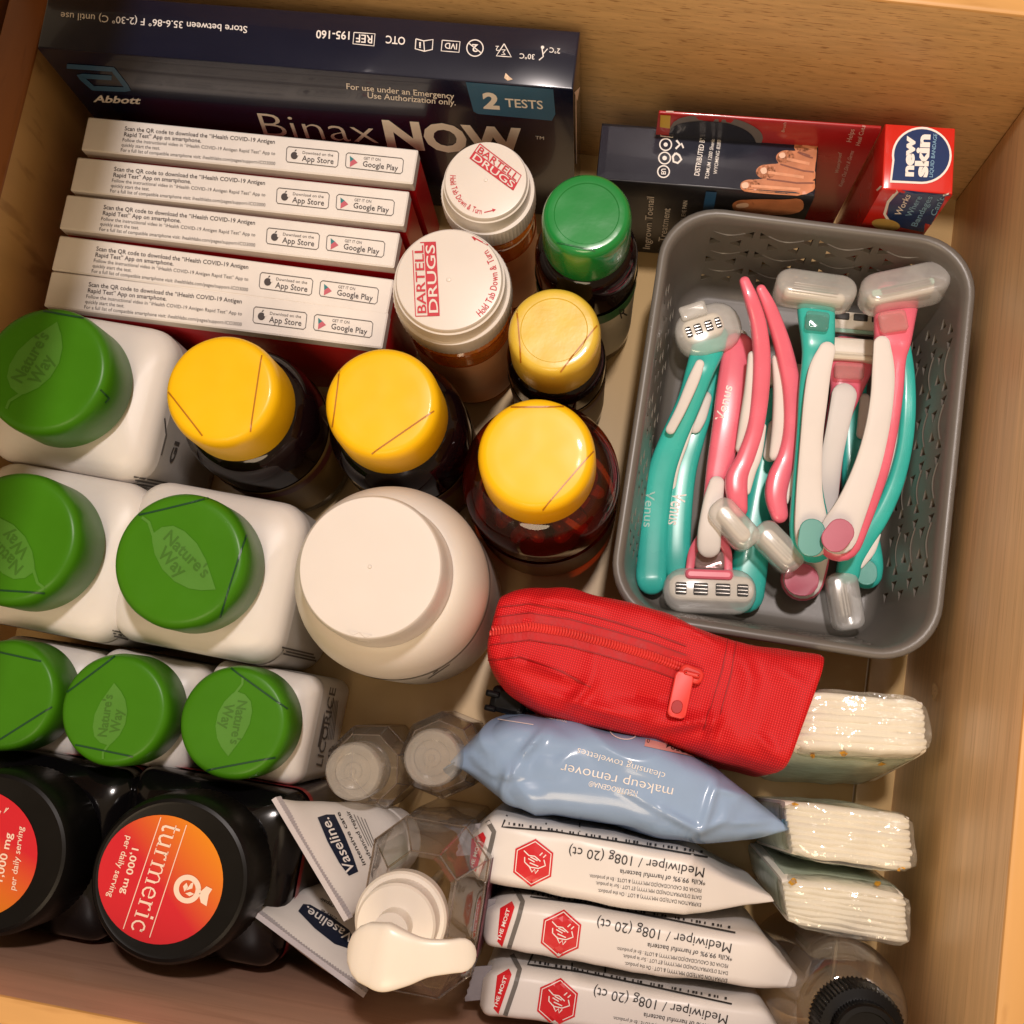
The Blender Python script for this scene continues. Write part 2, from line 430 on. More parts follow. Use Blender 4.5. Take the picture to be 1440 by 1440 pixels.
# ------------------------------------------------------------------ cartons at the back
white = mat('white_card', (.78, .74, .70), .42, var=.03, vs=90)
ink = mat('black_ink', (.02, .018, .018), .5, var=0)
greyink = mat('grey_ink', (.10, .09, .085), .5, var=0)
wink = mat('white_ink', (.80, .77, .74), .45, var=0)
redink = mat('red_ink', (.50, .015, .03), .4, var=.03)
wear = mat('worn_card_edge', (.66, .50, .36), .7, var=.25, vs=700)
def upright_box(name, label, cat, A, B, depth, z, m, group=None, bulge=.001, bev=.0008):
    """A, B: world points of the front top edge; depth goes away from the viewer"""
    A = Vector((A.x, A.y, 0)); B = Vector((B.x, B.y, 0)); d = (B - A); L = d.length
    rz = math.atan2(d.y, d.x); n = Vector((-math.sin(rz), math.cos(rz), 0))
    c = (A + B) / 2 + n * depth / 2
    t = thing(name, label, cat, c, rz, group)
    N = 8; rings = []
    zs = [0, bev, z * .2, z * .5, z * .8, z - bev, z - bev * .3, z]; ins = [bev, 0, 0, 0, 0, 0, bev * .3, bev]
    for zz, i in zip(zs, ins):
        row = []
        hx, hy = L / 2 - i, depth / 2 - i
        k = math.sin(math.pi * zz / z) * bulge
        for a in range(N): row.append((-hx + 2 * hx * a / N, -hy - k * math.sin(math.pi * a / N), zz))
        row.append((hx, -hy, zz))
        row.append((hx + k * .4, 0, zz))
        for a in range(N): row.append((hx - 2 * hx * a / N, hy + k * math.sin(math.pi * a / N), zz))
        row.append((-hx, hy, zz))
        row.append((-hx - k * .4, 0, zz))
        rings.append(row)
    V, Fs = ring_loft(rings, (True, False))
    n0 = (len(rings) - 1) * len(rings[0]); m0 = len(rings[0])
    # top as quads between the two long sides
    row = list(range(n0, n0 + m0)); fr = row[:N + 1]; bk = row[N + 2:N + 3 + N][::-1]
    for a in range(N): Fs.append((fr[a], fr[a + 1], bk[a + 1], bk[a]))
    Fs.append((fr[N], row[N + 1], bk[N])); Fs.append((fr[0], bk[0], row[-1]))
    o = mk('carton', V, Fs, m, t, angle=30)
    return t, o, L
navy = mat('navy_card', (.0045, .007, .022), .22, var=.12, vs=20, spec=.5, coat=.4)
zb = .118
bx, bo, _ = upright_box('test_kit_carton', 'long navy carton with white lettering against the back wall', 'box', P(52, 67, zb), P(806, 126, zb), .0252, zb, navy)
pr = Print(bx, [bo])
W, B_, C_ = 'w', 'b', 'c'
pr.text('Store between 35.6-86° F (2-30° C) until use', (348, 37.5), (86, 17.5), (347.5, 47), 'st', .006)
pr.text('195-160', (492, 45), (445, 43), (491.5, 56), W, .014)
pr.text('REF', (524, 50.5), (501, 48.5), (523.5, 61.5), W, .01)
pr.line([(498, 46), (527.5, 48), (526, 65), (496.5, 62)], 1.2, W, closed=True)
pr.text('OTC', (570, 53), (543, 50.5), (569.5, 63.5), W, .014)
pr.line([(585, 55), (596, 58), (609, 56), (608, 70), (597, 72.5), (584, 69)], 1.5, W, closed=True); pr.line([(596, 58), (597, 72)], 1.3, W); pr.text('i', (592, 60), (589.5, 60), (592, 68), W, .03)
pr.text('IVD', (643, 62), (626, 60.5), (642.5, 70), W, .01); pr.line([(622, 57), (647, 59), (645.5, 74), (620.5, 72)], 1.2, W, closed=True)
pr.line(circ(668, 68, 11.5), 1.5, W, closed=True); pr.line([(659, 61), (677, 75)], 1.4, W); pr.text('2', (672.5, 63), (664, 62.5), (672, 73.5), W, .01)
pr.line([(709, 62), (698, 79), (719, 80.5)], 1.4, W, closed=True); pr.text('Σ', (711, 70), (705, 70), (711, 77), W); pr.text('2', (702, 65), (697, 65), (702, 72), W)
pr.text("30°C", (752, 77), (731, 75.5), (751.5, 84), W, .008); pr.text("2°C", (788, 69), (773, 67), (787.5, 76), W, .008)
pr.line([(762, 66), (764, 80), (758, 85)], 1.6, W); pr.line([(764, 76), (770, 69)], 1.3, W); pr.poly(circ(763, 67, 2.4, n=10), W)
# front face
pr.line([(94, 92.5), (159, 97), (181, 125.5), (131, 123.5), (111, 106), (157, 109)], 6.5, B_, 5)
pr.text('Abbott', (131, 142.5), (196.5, 145.5), (134, 133.5), 'ab', .028)
pr.text('For use under an Emergency', (487.5, 124.5), (639, 138.5), (487, 116.5), C_, .008); pr.text('Use Authorization only.', (517, 137), (641, 147.5), (517, 129), C_, .008)
pr.poly([(655, 115), (778, 125), (781, 160), (776, 169), (672, 159.5), (666, 156)], 'p', 16)
pr.layer = 1
pr.text('2', (680, 150.5), (703, 152), (678, 130), C_, .045); pr.text('TESTS', (711, 149), (764, 152.5), (710, 137.5), C_, .012)
pr.layer = 0
pr.text('Binax', (372, 190), (533, 201), (361, 158), C_, -.012); pr.text('NOW', (545, 206), (741, 218), (537, 170), C_, .042); pr.text('TM', (753, 195), (765, 196), (753, 190.5), C_)
pr.line([(57, 2), (53.5, 66)], 1.6, 'e'); pr.line([(820, 37), (821, 60), (818, 90), (815, 122)], 3.0, 'e'); pr.line([(809, 128), (810, 230)], 1.3, 'e'); pr.poly([(803, 121), (815, 122), (811, 142), (807, 130)], 'e')
pr.poly([(711, 103), (716, 108), (721, 112), (714, 114), (709, 110)], 'e')
pr.done({W: ('symbol_row', wink), 'st': ('storage_note', wink), 'ab': ('maker_name', mat('cream_ink', (.86, .80, .74), .4, var=0)), B_: ('emblem', mat('logo_blue', (.035, .10, .18), .35)), C_: ('front_lettering', mat('cream_ink', (.86, .80, .74), .4, var=0)),
         'p': ('blue_panel', mat('panel_blue', (.035, .12, .22), .3)), 'e': ('worn_edge', wear)})

# five test boxes
redcard = mat('red_card', (.50, .010, .015), .3, var=.1, vs=40)
zi = .078
ih = [((122, 165), (590, 212)), ((112, 222), (572, 270)), ((98, 275), (558, 328)), ((92, 333), (545, 393)), ((78, 383), (540, 440))]
th = .0152; Li = None
ihlab = ['white and red test box next to the navy carton, first of five', 'second white and red test box in the row from the navy carton', 'middle white and red test box of the row of five',
         'fourth white and red test box in the row from the navy carton', 'white and red test box touching the yellow capped bottles, last of five']
def ih_place(i):
    a = P(*ih[i][0], zi); b = P(*ih[i][1], zi); d = b - a; rz = math.atan2(d.y, d.x); n = Vector((math.sin(rz), -math.cos(rz), 0))
    return a, b, rz, n
a, b, rz, n = ih_place(0); a = a.lerp(b, .006); b = b.lerp(a, .006)
t0, o0, Li = upright_box('test_box', ihlab[0], 'box', a + n * th, b + n * th, th, zi, redcard, 'row of white test boxes', bulge=.0006)
hx, hy = Li / 2, th / 2
top_ = [(x, y, zi + .0003) for x, y in rr(hx - .0003, hy - .0003, .0006, 2)]
sk = [(x, y, zi - .0065) for x, y in rr(hx + .0003, hy + .0003, .0006, 2)]
V, Fs = ring_loft([sk, [(p[0] * 1.0, p[1] * 1.0, zi - .0003) for p in sk], top_], (False, True))
lid0 = mk('top_flap', V, Fs, white, t0, angle=25)
pr = Print(t0, [lid0])
up = (.7, -6.6)
def il(txt, A, B, h, bold=0): pr.text(txt, A, B, (A[0] + .1 * h, A[1] - h), 'k', bold, 0, 2)
il('Scan the QR code to download the “iHealth COVID-19 Antigen', (175.5, 183.5), (386.5, 202.5), 5.6, .010)
il('Rapid Test” App on smartphone.', (174.5, 191.7), (283, 201), 5.6, .010)
il('Follow the instructional video in “iHealth COVID-19 Antigen Rapid Test” App to', (172.5, 199), (387, 218.5), 4.6)
il('quickly start the test.', (171, 206), (225, 211), 4.6)
il('For a full list of compatible smartphone visit: ihealthlabs.com/pages/support-ICO3000', (170, 213.3), (387, 232.6), 4.6)
pr.line([(406, 206.5), (474, 213), (476.5, 216), (475, 233), (472, 235.3), (404.5, 228), (402.5, 225), (403.5, 209)], 1.1, 'g', closed=True)
il('Download on the', (425.5, 216.5), (468.5, 220.5), 3.8); il('App Store', (424.5, 226.5), (469, 231), 7.6, .008)
pr.poly(circ(414, 219, 5.0, 5.2, 16), 'k'); pr.poly([(414, 213), (416, 210.5), (417.5, 210.8), (416, 213)], 'k')
pr.layer = 1; pr.poly(circ(419.5, 217.5, 1.9, n=10), 'w'); pr.layer = 0
pr.line([(490, 215.2), (565, 223), (567.5, 226), (566, 242), (563, 244.6), (488, 236), (486, 233), (487, 217.5)], 1.1, 'g', closed=True)
il('GET IT ON', (511.5, 224.5), (535, 227), 3.8); il('Google Play', (510, 234), (559.5, 240.5), 7.4, .01)
pr.poly([(492, 219.5), (498, 224), (492.5, 228)], 'b1'); pr.poly([(492.5, 228), (498, 224), (503, 229), (492, 235)], 'r1')
pr.done({'k': ('lettering', mat('box_ink', (.06, .05, .05), .5, var=0)), 'g': ('badge_outline', greyink), 'w': ('badge_gap', white), 'b1': ('badge_mark', mat('badge_teal', (.03, .2, .22), .5)), 'r1': ('badge_mark', mat('badge_rose', (.55, .12, .16), .5))})
def dup(root, loc, rz, label, kids_rz=None):
    r = root.copy(); COL.objects.link(r); r.location = loc; r.rotation_euler = (0, 0, rz); r['label'] = label
    PM[r.name] = Matrix.Translation(Vector(loc)) @ Matrix.Rotation(rz, 4, 'Z')
    m = PM[r.name] @ PM[root.name].inverted(); res = [r]
    for ch in list(root.children):
        c = ch.copy(); COL.objects.link(c); c.parent = r; res.append(c)
        if ch.name in WV: WV[c.name] = ([m @ q for q in WV[ch.name][0]], WV[ch.name][1])
        for g in list(ch.children):
            d = g.copy(); COL.objects.link(d); d.parent = c
    return res
for i in range(1, 5):
    a, b, rz, n = ih_place(i); c = (a + b) / 2 + n * th / 2
    d = (b - a).normalized()
    c = Vector((c.x, c.y, 0))
    dup(t0, c, rz, ihlab[i])

# toenail carton, red carton and small red carton behind the basket
zt = .074
blackcard = mat('black_card', (.012, .012, .016), .3, var=.15, vs=30)
tA, tB = P(838, 252, zt), P(1146, 276, zt)
dd = (P(1155, 195, zt) - tB).length
tn, to, _ = upright_box('treatment_carton', 'dark blue and black carton with toes printed on it', 'box', tA, tB, dd, zt, blackcard, bulge=.0006)
pr = Print(tn, [to])
pr.poly([(847, 177), (925, 182), (1154, 197), (1145, 274), (1000, 262), (840, 250)], 'n', 18)
pr.layer = 1
# toes: palest skin print with nails, lying across the top and over the front edge
skin = [[(1154, 197), (1140, 193), (1128, 194), (1118, 201), (1116, 209), (1120, 213), (1106, 212), (1094, 217), (1091, 225), (1096, 231), (1082, 231), (1068, 234), (1062, 242), (1066, 249), (1076, 252), (1058, 253), (1043, 257), (1040, 264), (1046, 269), (1080, 272), (1146, 276), (1150, 240)],
        [(1132, 277), (1128, 302), (1050, 301), (1030, 295), (1031, 286), (1044, 280), (1075, 279), (1100, 280)]]
def chaikin(q, k=2):
    for _ in range(k): q = [((1 - f) * a[0] + f * b[0], (1 - f) * a[1] + f * b[1]) for a, b in zip(q, q[1:] + q[:1]) for f in (.25, .75)]
    return q
for q in skin: pr.poly(chaikin(q), 's', 7)
for q in (circ(1129, 204, 12, 10), circ(1104, 221, 13, 9, rot=-10), circ(1077, 242, 14, 10), circ(1055, 261, 14, 8), circ(1046, 288, 16, 8)): pr.poly(q, 's', 7)
pr.layer = 2
for q in ([(1121, 199), (1129, 197), (1131, 202), (1123, 204)], [(1094, 217), (1103, 214), (1105, 222), (1097, 224)], [(1068, 238), (1077, 235), (1079, 244), (1071, 246)], [(1042, 258), (1052, 256), (1053, 265), (1043, 266)], [(1034, 286), (1052, 283), (1054, 290), (1036, 292)]):
    pr.poly(chaikin(q), 'nail')
pr.line(chaikin([(1151, 224), (1138, 222), (1126, 217), (1119, 213)])[1:-2], 2.2, 'sh', 4); pr.line([(1149, 243), (1130, 241), (1112, 236), (1097, 231.5)], 2.2, 'sh', 4); pr.line([(1148, 258), (1120, 258), (1098, 255), (1078, 252.5)], 2.2, 'sh', 4)
for a_, b_ in (((1128, 205), (1145, 210)), ((1106, 224), (1138, 231)), ((1080, 243), (1130, 250)), ((1056, 262), (1125, 267))): pr.line([a_, b_], 4, 'hl', 6)
pr.text('DISTRIBUTED BY:', (983, 248), (992, 192), (976, 247), 'w', .014); pr.text('TOMUM 1200 Sheridan', (996, 253), (1006, 190), (991, 252), 'w', .004); pr.text('WYOMING 82801', (1008, 246), (1014, 196), (1003, 245), 'w', .004)
for cx, cy in ((933, 242), (934.5, 223), (936, 204)): pr.line(circ(cx, cy, 8.2), 1.8, 'w', closed=True)
pr.text('EU', (930, 246), (930, 238), (936, 246), 'w', .03); pr.poly(circ(934.5, 223, 3.2, n=12), 'w'); pr.poly(circ(936, 204, 3, n=10), 'w')
pr.line([(950, 216), (955, 219), (958, 225), (953, 230), (947, 228), (946, 221)], 3, 'w', closed=True); pr.line([(951, 198), (956, 204), (950, 210)], 3, 'w'); pr.line([(958, 202), (961, 209)], 2.2, 'w')
pr.line([(930, 184), (947, 185.5), (946, 194), (929, 192)], 1.3, 'w', closed=True)
pr.text('Ingrown Toenail', (914, 349), (920, 276), (904, 348), 'g', .004); pr.text('Treatment', (936, 339), (943, 292), (926, 338), 'g', .004); pr.text('RELIEVE PAIN', (963, 312), (967, 281), (957, 312), 'g')
pr.poly([(993, 268), (1008, 269), (1003, 297), (988, 296)], 'bl')
pr.line([(1156, 196), (1150, 240), (1146, 274)], 1.6, 'w'); pr.line([(847, 176), (840, 196), (838, 250)], 1.5, 'w')
pr.done({'n': ('navy_print', mat('print_navy', (.006, .008, .022), .25, coat=.2)), 's': ('toe_print', mat('skin_print', (.50, .19, .085), .35, var=.22, vs=120)), 'nail': ('nail_print', mat('nail_print', (.78, .52, .38), .3)),
         'hl': ('toe_highlight', mat('skin_light_print', (.66, .30, .16), .35, var=.15, vs=200)), 'sh': ('toe_line', mat('toe_line', (.20, .06, .03), .4)), 'w': ('lettering', wink), 'g': ('side_lettering', mat('grey_white_ink', (.80, .73, .66), .5)), 'bl': ('blue_patch', mat('patch_blue', (.02, .09, .22), .4))})

zr_ = .092
rA, rB = P(926, 159, zr_), P(1240, 181, zr_)
rd, ro, _ = upright_box('bandage_carton', 'thin red carton with a yellow tab leaning on the back wall', 'box', rA, rB, .0016, zr_, mat('deep_red_card', (.36, .012, .015), .25, var=.08, vs=40, coat=.3), bulge=.0003)
pr = Print(rd, [ro])
pr.line([(926, 157), (1000, 159), (1120, 166), (1238, 177)], 1.8, 'w')
pr.poly([(929, 161), (943, 162), (942, 180), (928, 178)], 'y')
pr.poly(chaikin([(944, 163), (1010, 162), (1050, 170), (1078, 190), (1060, 215), (940, 205)]), 'gr'); pr.layer = 1
pr.poly(chaikin([(942, 174), (990, 168), (1035, 174), (1062, 190), (1065, 215), (940, 205)]), 'n')
pr.text('Helps', (1197, 199), (1202, 181), (1190, 198), 'w'); pr.text('Heal Cuts', (1209, 204), (1217, 177), (1203, 203), 'w'); pr.text('Brush', (1103, 185), (1106, 172), (1099, 184), 'w')
pr.text('Waterproof', (1179, 243), (1184, 214), (1174, 242), 'w'); pr.text('Keeps Out Dirt & Germs', (1184, 262), (1201, 212), (1179, 260), 'w')
pr.poly(circ(1221, 257, 9, 24, rot=14), 'n'); pr.poly(circ(1202, 292, 8, 22, rot=14), 'n')
pr.done({'w': ('lettering', mat('faded_white_ink', (.60, .42, .38), .5)), 'y': ('yellow_tab', mat('tab_yellow', (.65, .42, .03), .4)), 'gr': ('grey_arc', mat('arc_grey', (.16, .15, .16), .4)), 'n': ('navy_print', MATS['print_navy'])})

zn = .092
nA, nB = P(1240, 266, zn), P(1340, 273, zn)
nd, no, _ = upright_box('bandage_box', 'small red liquid bandage box with a round blue emblem', 'box', nA, nB, (P(1345, 180, zn) - nB).length, zn, mat('bright_red_card', (.60, .022, .015), .22, var=.06, vs=40, coat=.4), bulge=.0005)
pr = Print(nd, [no])
def drop(s_, k): return [(1250 + 2 * k, 258 - 2 * k)] + [(1295 + (44 - k) * math.cos(math.radians(a)), 218 + (42 - k) * math.sin(math.radians(a))) for a in range(100, -181, -10)] + [(1251 + 2 * k, 236)]
drp = lambda k: [(1251 + k, 257 - k)] + [(1296 + (42 - k) * math.cos(math.radians(a)), 219 + (40 - k) * math.sin(math.radians(a))) for a in range(90, -191, -10)]
pr.poly(drp(0), 'w', 12); pr.layer = 1; pr.poly(drp(3), 'b', 12); pr.layer = 2
pr.text('new', (1283.5, 249), (1286, 192), (1268.5, 248.5), 'w', .05); pr.text('skin', (1303, 250), (1307, 190), (1286, 249.5), 'w', .05); pr.text('LIQUID BANDAGE', (1311, 250), (1317.5, 189), (1306, 249.5), 'lb', .004)
pr.layer = 0
pr.poly([(1268, 267), (1338, 274), (1336, 284), (1312, 329), (1260, 318), (1247, 305), (1250, 285)], 'b', 12); pr.layer = 1
pr.line([(1262, 268), (1249, 283), (1244, 300), (1250, 310)], 4, 'w')
pr.text('Works', (1266, 303), (1281, 274), (1258, 300), 'w', .012); pr.text('Where', (1281, 304), (1297, 276), (1273, 302), 'lb', .006); pr.text('Bandages', (1289, 318), (1312, 276), (1281, 316), 'lb', .006); pr.text("Can't", (1315, 303), (1328, 278), (1308, 300), 'lb', .006)
pr.poly(circ(1246, 315, 20, 8, rot=8), 'au'); pr.line([(1338, 272), (1340, 283), (1334, 272), (1326, 274)], 2, 'w'); pr.line([(1240, 262), (1234, 268)], 2.5, 'w')
pr.done({'w': ('lettering', wink), 'b': ('blue_emblem', mat('emblem_blue', (.012, .035, .13), .22, coat=.4)), 'lb': ('pale_lettering', mat('pale_blue_ink', (.22, .42, .60), .4)), 'au': ('gold_seal', mat('seal_gold', (.55, .36, .10), .4))})

# ------------------------------------------------------------------ bottles
gcap = mat('green_cap_plastic', (.046, .185, .005), .34, var=.06, vs=40, spec=.24, bump=.05, bs=90)
gleaf = mat('green_cap_embossed', (.066, .215, .016), .45, var=.05)
gtext = mat('green_cap_letters', (.045, .145, .010), .4, var=.03)
gseam = mat('green_seam', (.008, .055, .018), .35, var=0)
hdpe = mat('white_bottle_plastic', (.71, .67, .63), .38, var=.03, vs=30, sub=.15, bump=.08, bs=220)
paper = mat('label_paper', (.60, .57, .53), .45, var=.05, vs=50)
def square_bottle(name, label, cx, cy, zc, hx, hy, rcr, zs, rcap, rz, grp):
    c = P(cx, cy, zc); t = thing(name, label, 'bottle', (c.x, c.y, 0), rz, grp)
    rings = []
    for z, i, r in ((0, .003, rcr), (.0012, .0008, rcr), (.003, 0, rcr), (zs * .5, 0, rcr), (zs - .009, 0, rcr), (zs - .005, .0008, rcr), (zs - .002, .0028, rcr), (zs, .006, rcr), (zs + .0016, .0105, rcr * 1.2), (zs + .002, min(hx, hy) - rcap * .86, 1)):
        rings.append([(x, y, z) for x, y in rr(hx - i, hy - i, r, 8)])
    V, Fs = ring_loft(rings); body = mk('body', V, Fs, hdpe, t)
    rings = [[(x, y, z) for x, y in rr(hx + .00025, hy + .00025, rcr, 8)] for z in (.008, zs * .5, zs - .013)]
    V, Fs = ring_loft(rings, (False, False)); lab = mk('label', V, Fs, paper, t)
    b0 = zs + .004
    V, Fs = lathe([(rcap * .8, zs + .0015), (rcap * .8, b0), (rcap * .97, b0), (rcap * 1.005, b0 + .002), (rcap, zc - .006), (rcap * .985, zc - .003), (rcap * .955, zc - .0012), (rcap * .91, zc - .0003), (rcap * .87, zc)] + [(rcap * k / 10, zc) for k in (8, 7, 6, 5, 4, 3, 2, 1)] + [(0, zc)], 72)
    V = [(x * (1 + .006 * nz((x, y, z), 90)), y * (1 + .006 * nz((x, y, z), 90, 2)), z + (.00012 * nz((x, y, 0), 100, 4) if z > zc - .004 else 0)) for x, y, z in V]
    cap = mk('cap', V, Fs, gcap, t)
    return t, body, lab, cap
def leaf(pr, cx, cy, ang, L):
    ca, sa = math.cos(math.radians(ang)), math.sin(math.radians(ang))
    def tr(u, v): return (cx + L * (u * ca - v * sa), cy + L * (u * sa + v * ca))
    out = [(-.46, .02), (-.43, -.12), (-.34, -.22), (-.2, -.26), (0, -.25), (.2, -.18), (.36, -.09), (.52, .0), (.40, .12), (.28, .2), (.1, .25), (-.1, .24), (-.28, .17), (-.4, .08)]
    pr.poly([tr(*p) for p in out], 'leaf', 12)
    pr.line([tr(-.44, .02), tr(-.58, -.06), tr(-.68, -.05)], L * .035, 'leaf')
    pr.layer = 1
    pr.text("Nature's", tr(-.33, -.03), tr(.33, -.0), tr(-.33, -.17), 'lt', .02); pr.text('Way', tr(-.26, .16), tr(.12, .18), tr(-.26, .01), 'lt', .02)
    pr.layer = 0
seams = {}
def finish_caps(t, cap, seam, key, names, lf=None, w=2.4):
    pr = Print(t, [cap]); pr.eps = .0003
    if lf: leaf(pr, *lf)
    for s_ in seam: pr.line(s_, w, 'seam', step=6)
    pr.done({'leaf': ('embossed_leaf', gleaf), 'lt': ('embossed_letters', gtext), 'seam': ('seal_seam', names)})
R_ = math.radians
big = 'large white square bottles with green caps'; small = 'small white square bottles with green caps'
zc, zs_ = .112, .083
BG = [('large white bottle with green cap touching the last test box', 62, 519, [[(30, 432), (130, 450)], [(141, 548), (153, 560), (147, 566)]], (52, 507, -62, 118)),
      ('large white bottle with green cap tight against the drawer back', 18, 756, [[(-20, 829), (63, 834)]], (8, 768, -137, 118)),
      ('large white bottle with green cap next to the big white jar', 252, 787, [[(189, 726), (240, 714), (293, 701)], [(346, 752), (331, 800), (309, 868)]], (257, 787, 42, 121))]
big_parts = []
for lab, cx, cy, sm, lf in BG:
    q = square_bottle('supplement_bottle', lab, cx, cy, zc, .0362, .0335, .0125, zs_, .0262, R_(-1.5), big)
    finish_caps(q[0], q[3], sm, 'g', gseam, lf); big_parts.append(q)
SG = [('small white bottle with green cap at the drawer back end of its row', 4, 977, [[(-10, 915), (58, 930)], [(0, 1040), (73, 994)]], None),
      ('small white bottle with green cap in the middle of its row', 160, 998, [[(162, 923), (90, 977)], [(100, 1046), (187, 1064)]], (156, 1007, -84, 90)),
      ('small white bottle with green cap and dark side lettering beside the clear bottles', 328, 1016, [[(325, 940), (404, 997)], [(291, 1083), (387, 1065)]], (328, 1015, 98, 94))]
for lab, cx, cy, sm, lf in SG:
    q = square_bottle('supplement_bottle', lab, cx, cy, .095, .0228, .0224, .006, .069, .0218, R_(-1.2), small)
    finish_caps(q[0], q[3], sm, 'g', gseam, lf)
pr = Print(q[0], [q[1], q[2]])
pr.text('LICORICE', (452, 1078), (472, 968), (444, 1076), 'k', .01); pr.poly([(446, 1050), (452, 1020), (456, 1000), (455, 1030), (449, 1050)], 'k')
for i in range(5): pr.line([(459 + i * 2.2, 1040), (466 + i * 2.2, 985)], .7, 'g')
pr.line([(492, 966), (484, 1035)], 6, 'd')
pr.done({'k': ('lettering', greyink), 'g': ('small_print', greyink), 'd': ('dark_band', mat('label_olive', (.10, .085, .05), .5))})
q = big_parts[0]; pr = Print(q[0], [q[1], q[2]])
pr.text('GI', (242, 652), (252, 622), (236, 650), 'k', .03); pr.line([(226, 640), (233, 612), (231, 588)], 2, 'k')
for i in range(3): pr.line([(188 + i * 2, 670 + i * 5), (235 + i * 2, 679 + i * 5)], 2.2, 'k')
pr.done({'k': ('lettering', greyink)})
q = big_parts[2]; pr = Print(q[0], [q[1], q[2]])
for i in range(3): pr.line([(396 + i, 910 + i * 4.5), (452 + i * 2, 923 + i * 4.5)], 2.4, 'k')
pr.done({'k': ('lettering', greyink)})
q = big_parts[1]; pr = Print(q[0], [q[1], q[2]])
for i in range(3): pr.line([(158 + i, 886 + i * 4), (178 + i, 891 + i * 4)], 2, 'k')
pr.done({'k': ('lettering', greyink)})

ycap = mat('yellow_cap_plastic', (.86, .50, .004), .38, var=.05, vs=40, coat=.04, spec=.35)
ycap2 = mat('pale_yellow_cap_plastic', (.68, .47, .05), .34, var=.08, vs=90, coat=.3, bump=.2, bs=200)
yseam = mat('yellow_seam', (.40, .15, .004), .35, var=0)
dark = mat('dark_amber_glass', (.006, .002, .0025), .07, var=.2, vs=20, coat=.1, spec=.35)
gold = mat('gold_label', (.20, .115, .03), .45, var=.15, vs=40)
maroon = mat('maroon_label', (.09, .012, .012), .4, var=.1)
def round_bottle(name, label, cx, cy, zc, rb, zsh, rcap, capm, bodym, grp, capbot, ring=0):
    c = P(cx, cy, zc); t = thing(name, label, 'bottle', (c.x, c.y, 0), 0, grp)
    rn = rcap * .86
    prof = [(0, 0), (rb * .9, 0), (rb * .98, .0015), (rb, .004), (rb, zsh)]
    for i in range(1, 9):
        a = i / 8 * math.pi / 2
        prof.append((rn + (rb - rn) * math.cos(a), zsh + (capbot - .003 - zsh) * math.sin(a)))
    prof += [(rn, capbot + .003), (0, capbot + .003)]
    V, Fs = lathe(prof, 72); body = mk('body', V, Fs, bodym, t)
    pf = [(rcap * .9, capbot), (rcap, capbot), (rcap * 1.015, capbot + .0015), (rcap * 1.0, zc - .006), (rcap * .98, zc - .0032), (rcap * .94, zc - .0012), (rcap * .88, zc - .0002), (rcap * .83, zc)]
    pf += ([(rcap * .72, zc), (rcap * .70, zc - .0004)] if ring else []) + [(rcap * k / 10, zc - (.0004 if ring else 0)) for k in (6.5, 5.5, 4.5, 3.5, 2.5, 1.5, .7)] + [(0, zc - (.0004 if ring else 0))]
    V, Fs = lathe(pf, 72)
    V = [(x * (1 + .006 * nz((x, y, z), 110)), y * (1 + .006 * nz((x, y, z), 110, 2)), z + (.00014 * nz((x, y, 0), 110, 4) if z > zc - .004 else 0)) for x, y, z in V]
    cap = mk('cap', V, Fs, capm, t)
    return t, body, cap, c
def wrap(t, name, r, z0, z1, m, n=72):
    V, Fs = ring_loft([[(r * math.cos(6.28318 * j / n), r * math.sin(6.28318 * j / n), z) for j in range(n)] for z in (z0, (z0 + z1) / 2, z1)], (False, False))
    return mk(name, V, Fs, m, t)
yg = 'dark bottles with yellow caps'
Y = [('dark bottle with yellow cap between the white bottle and another yellow cap', 310, 547, .118, .0285, .075, .0224, ycap, [[(226, 537), (285, 613)], [(368, 500), (352, 607)]]),
     ('dark bottle with yellow cap behind the big white jar', 536, 565, .118, .0288, .075, .0222, ycap, [[(480, 503), (467, 607)], [(610, 578), (523, 638)]]),
     ('slim dark bottle with paler yellow cap between pill bottle and green cap', 779, 464, .108, .0208, .072, .0182, ycap2, [[(726, 423), (733, 510)], [(843, 453), (788, 523)]])]
for k, (lab, cx, cy, z, rb, zsh, rc, cm, sm) in enumerate(Y):
    t, body, cap, c = round_bottle('supplement_bottle', lab, cx, cy, z, rb, zsh, rc, cm, dark, yg, z - .026, ring=1 if k == 2 else 0)
    finish_caps(t, cap, sm, 'y', yseam, w=2.0)
    lab_ = wrap(t, 'label', rb + .0003, .012, .058, gold); wrap(t, 'label_band', rb + .0006, .048, .055, maroon)
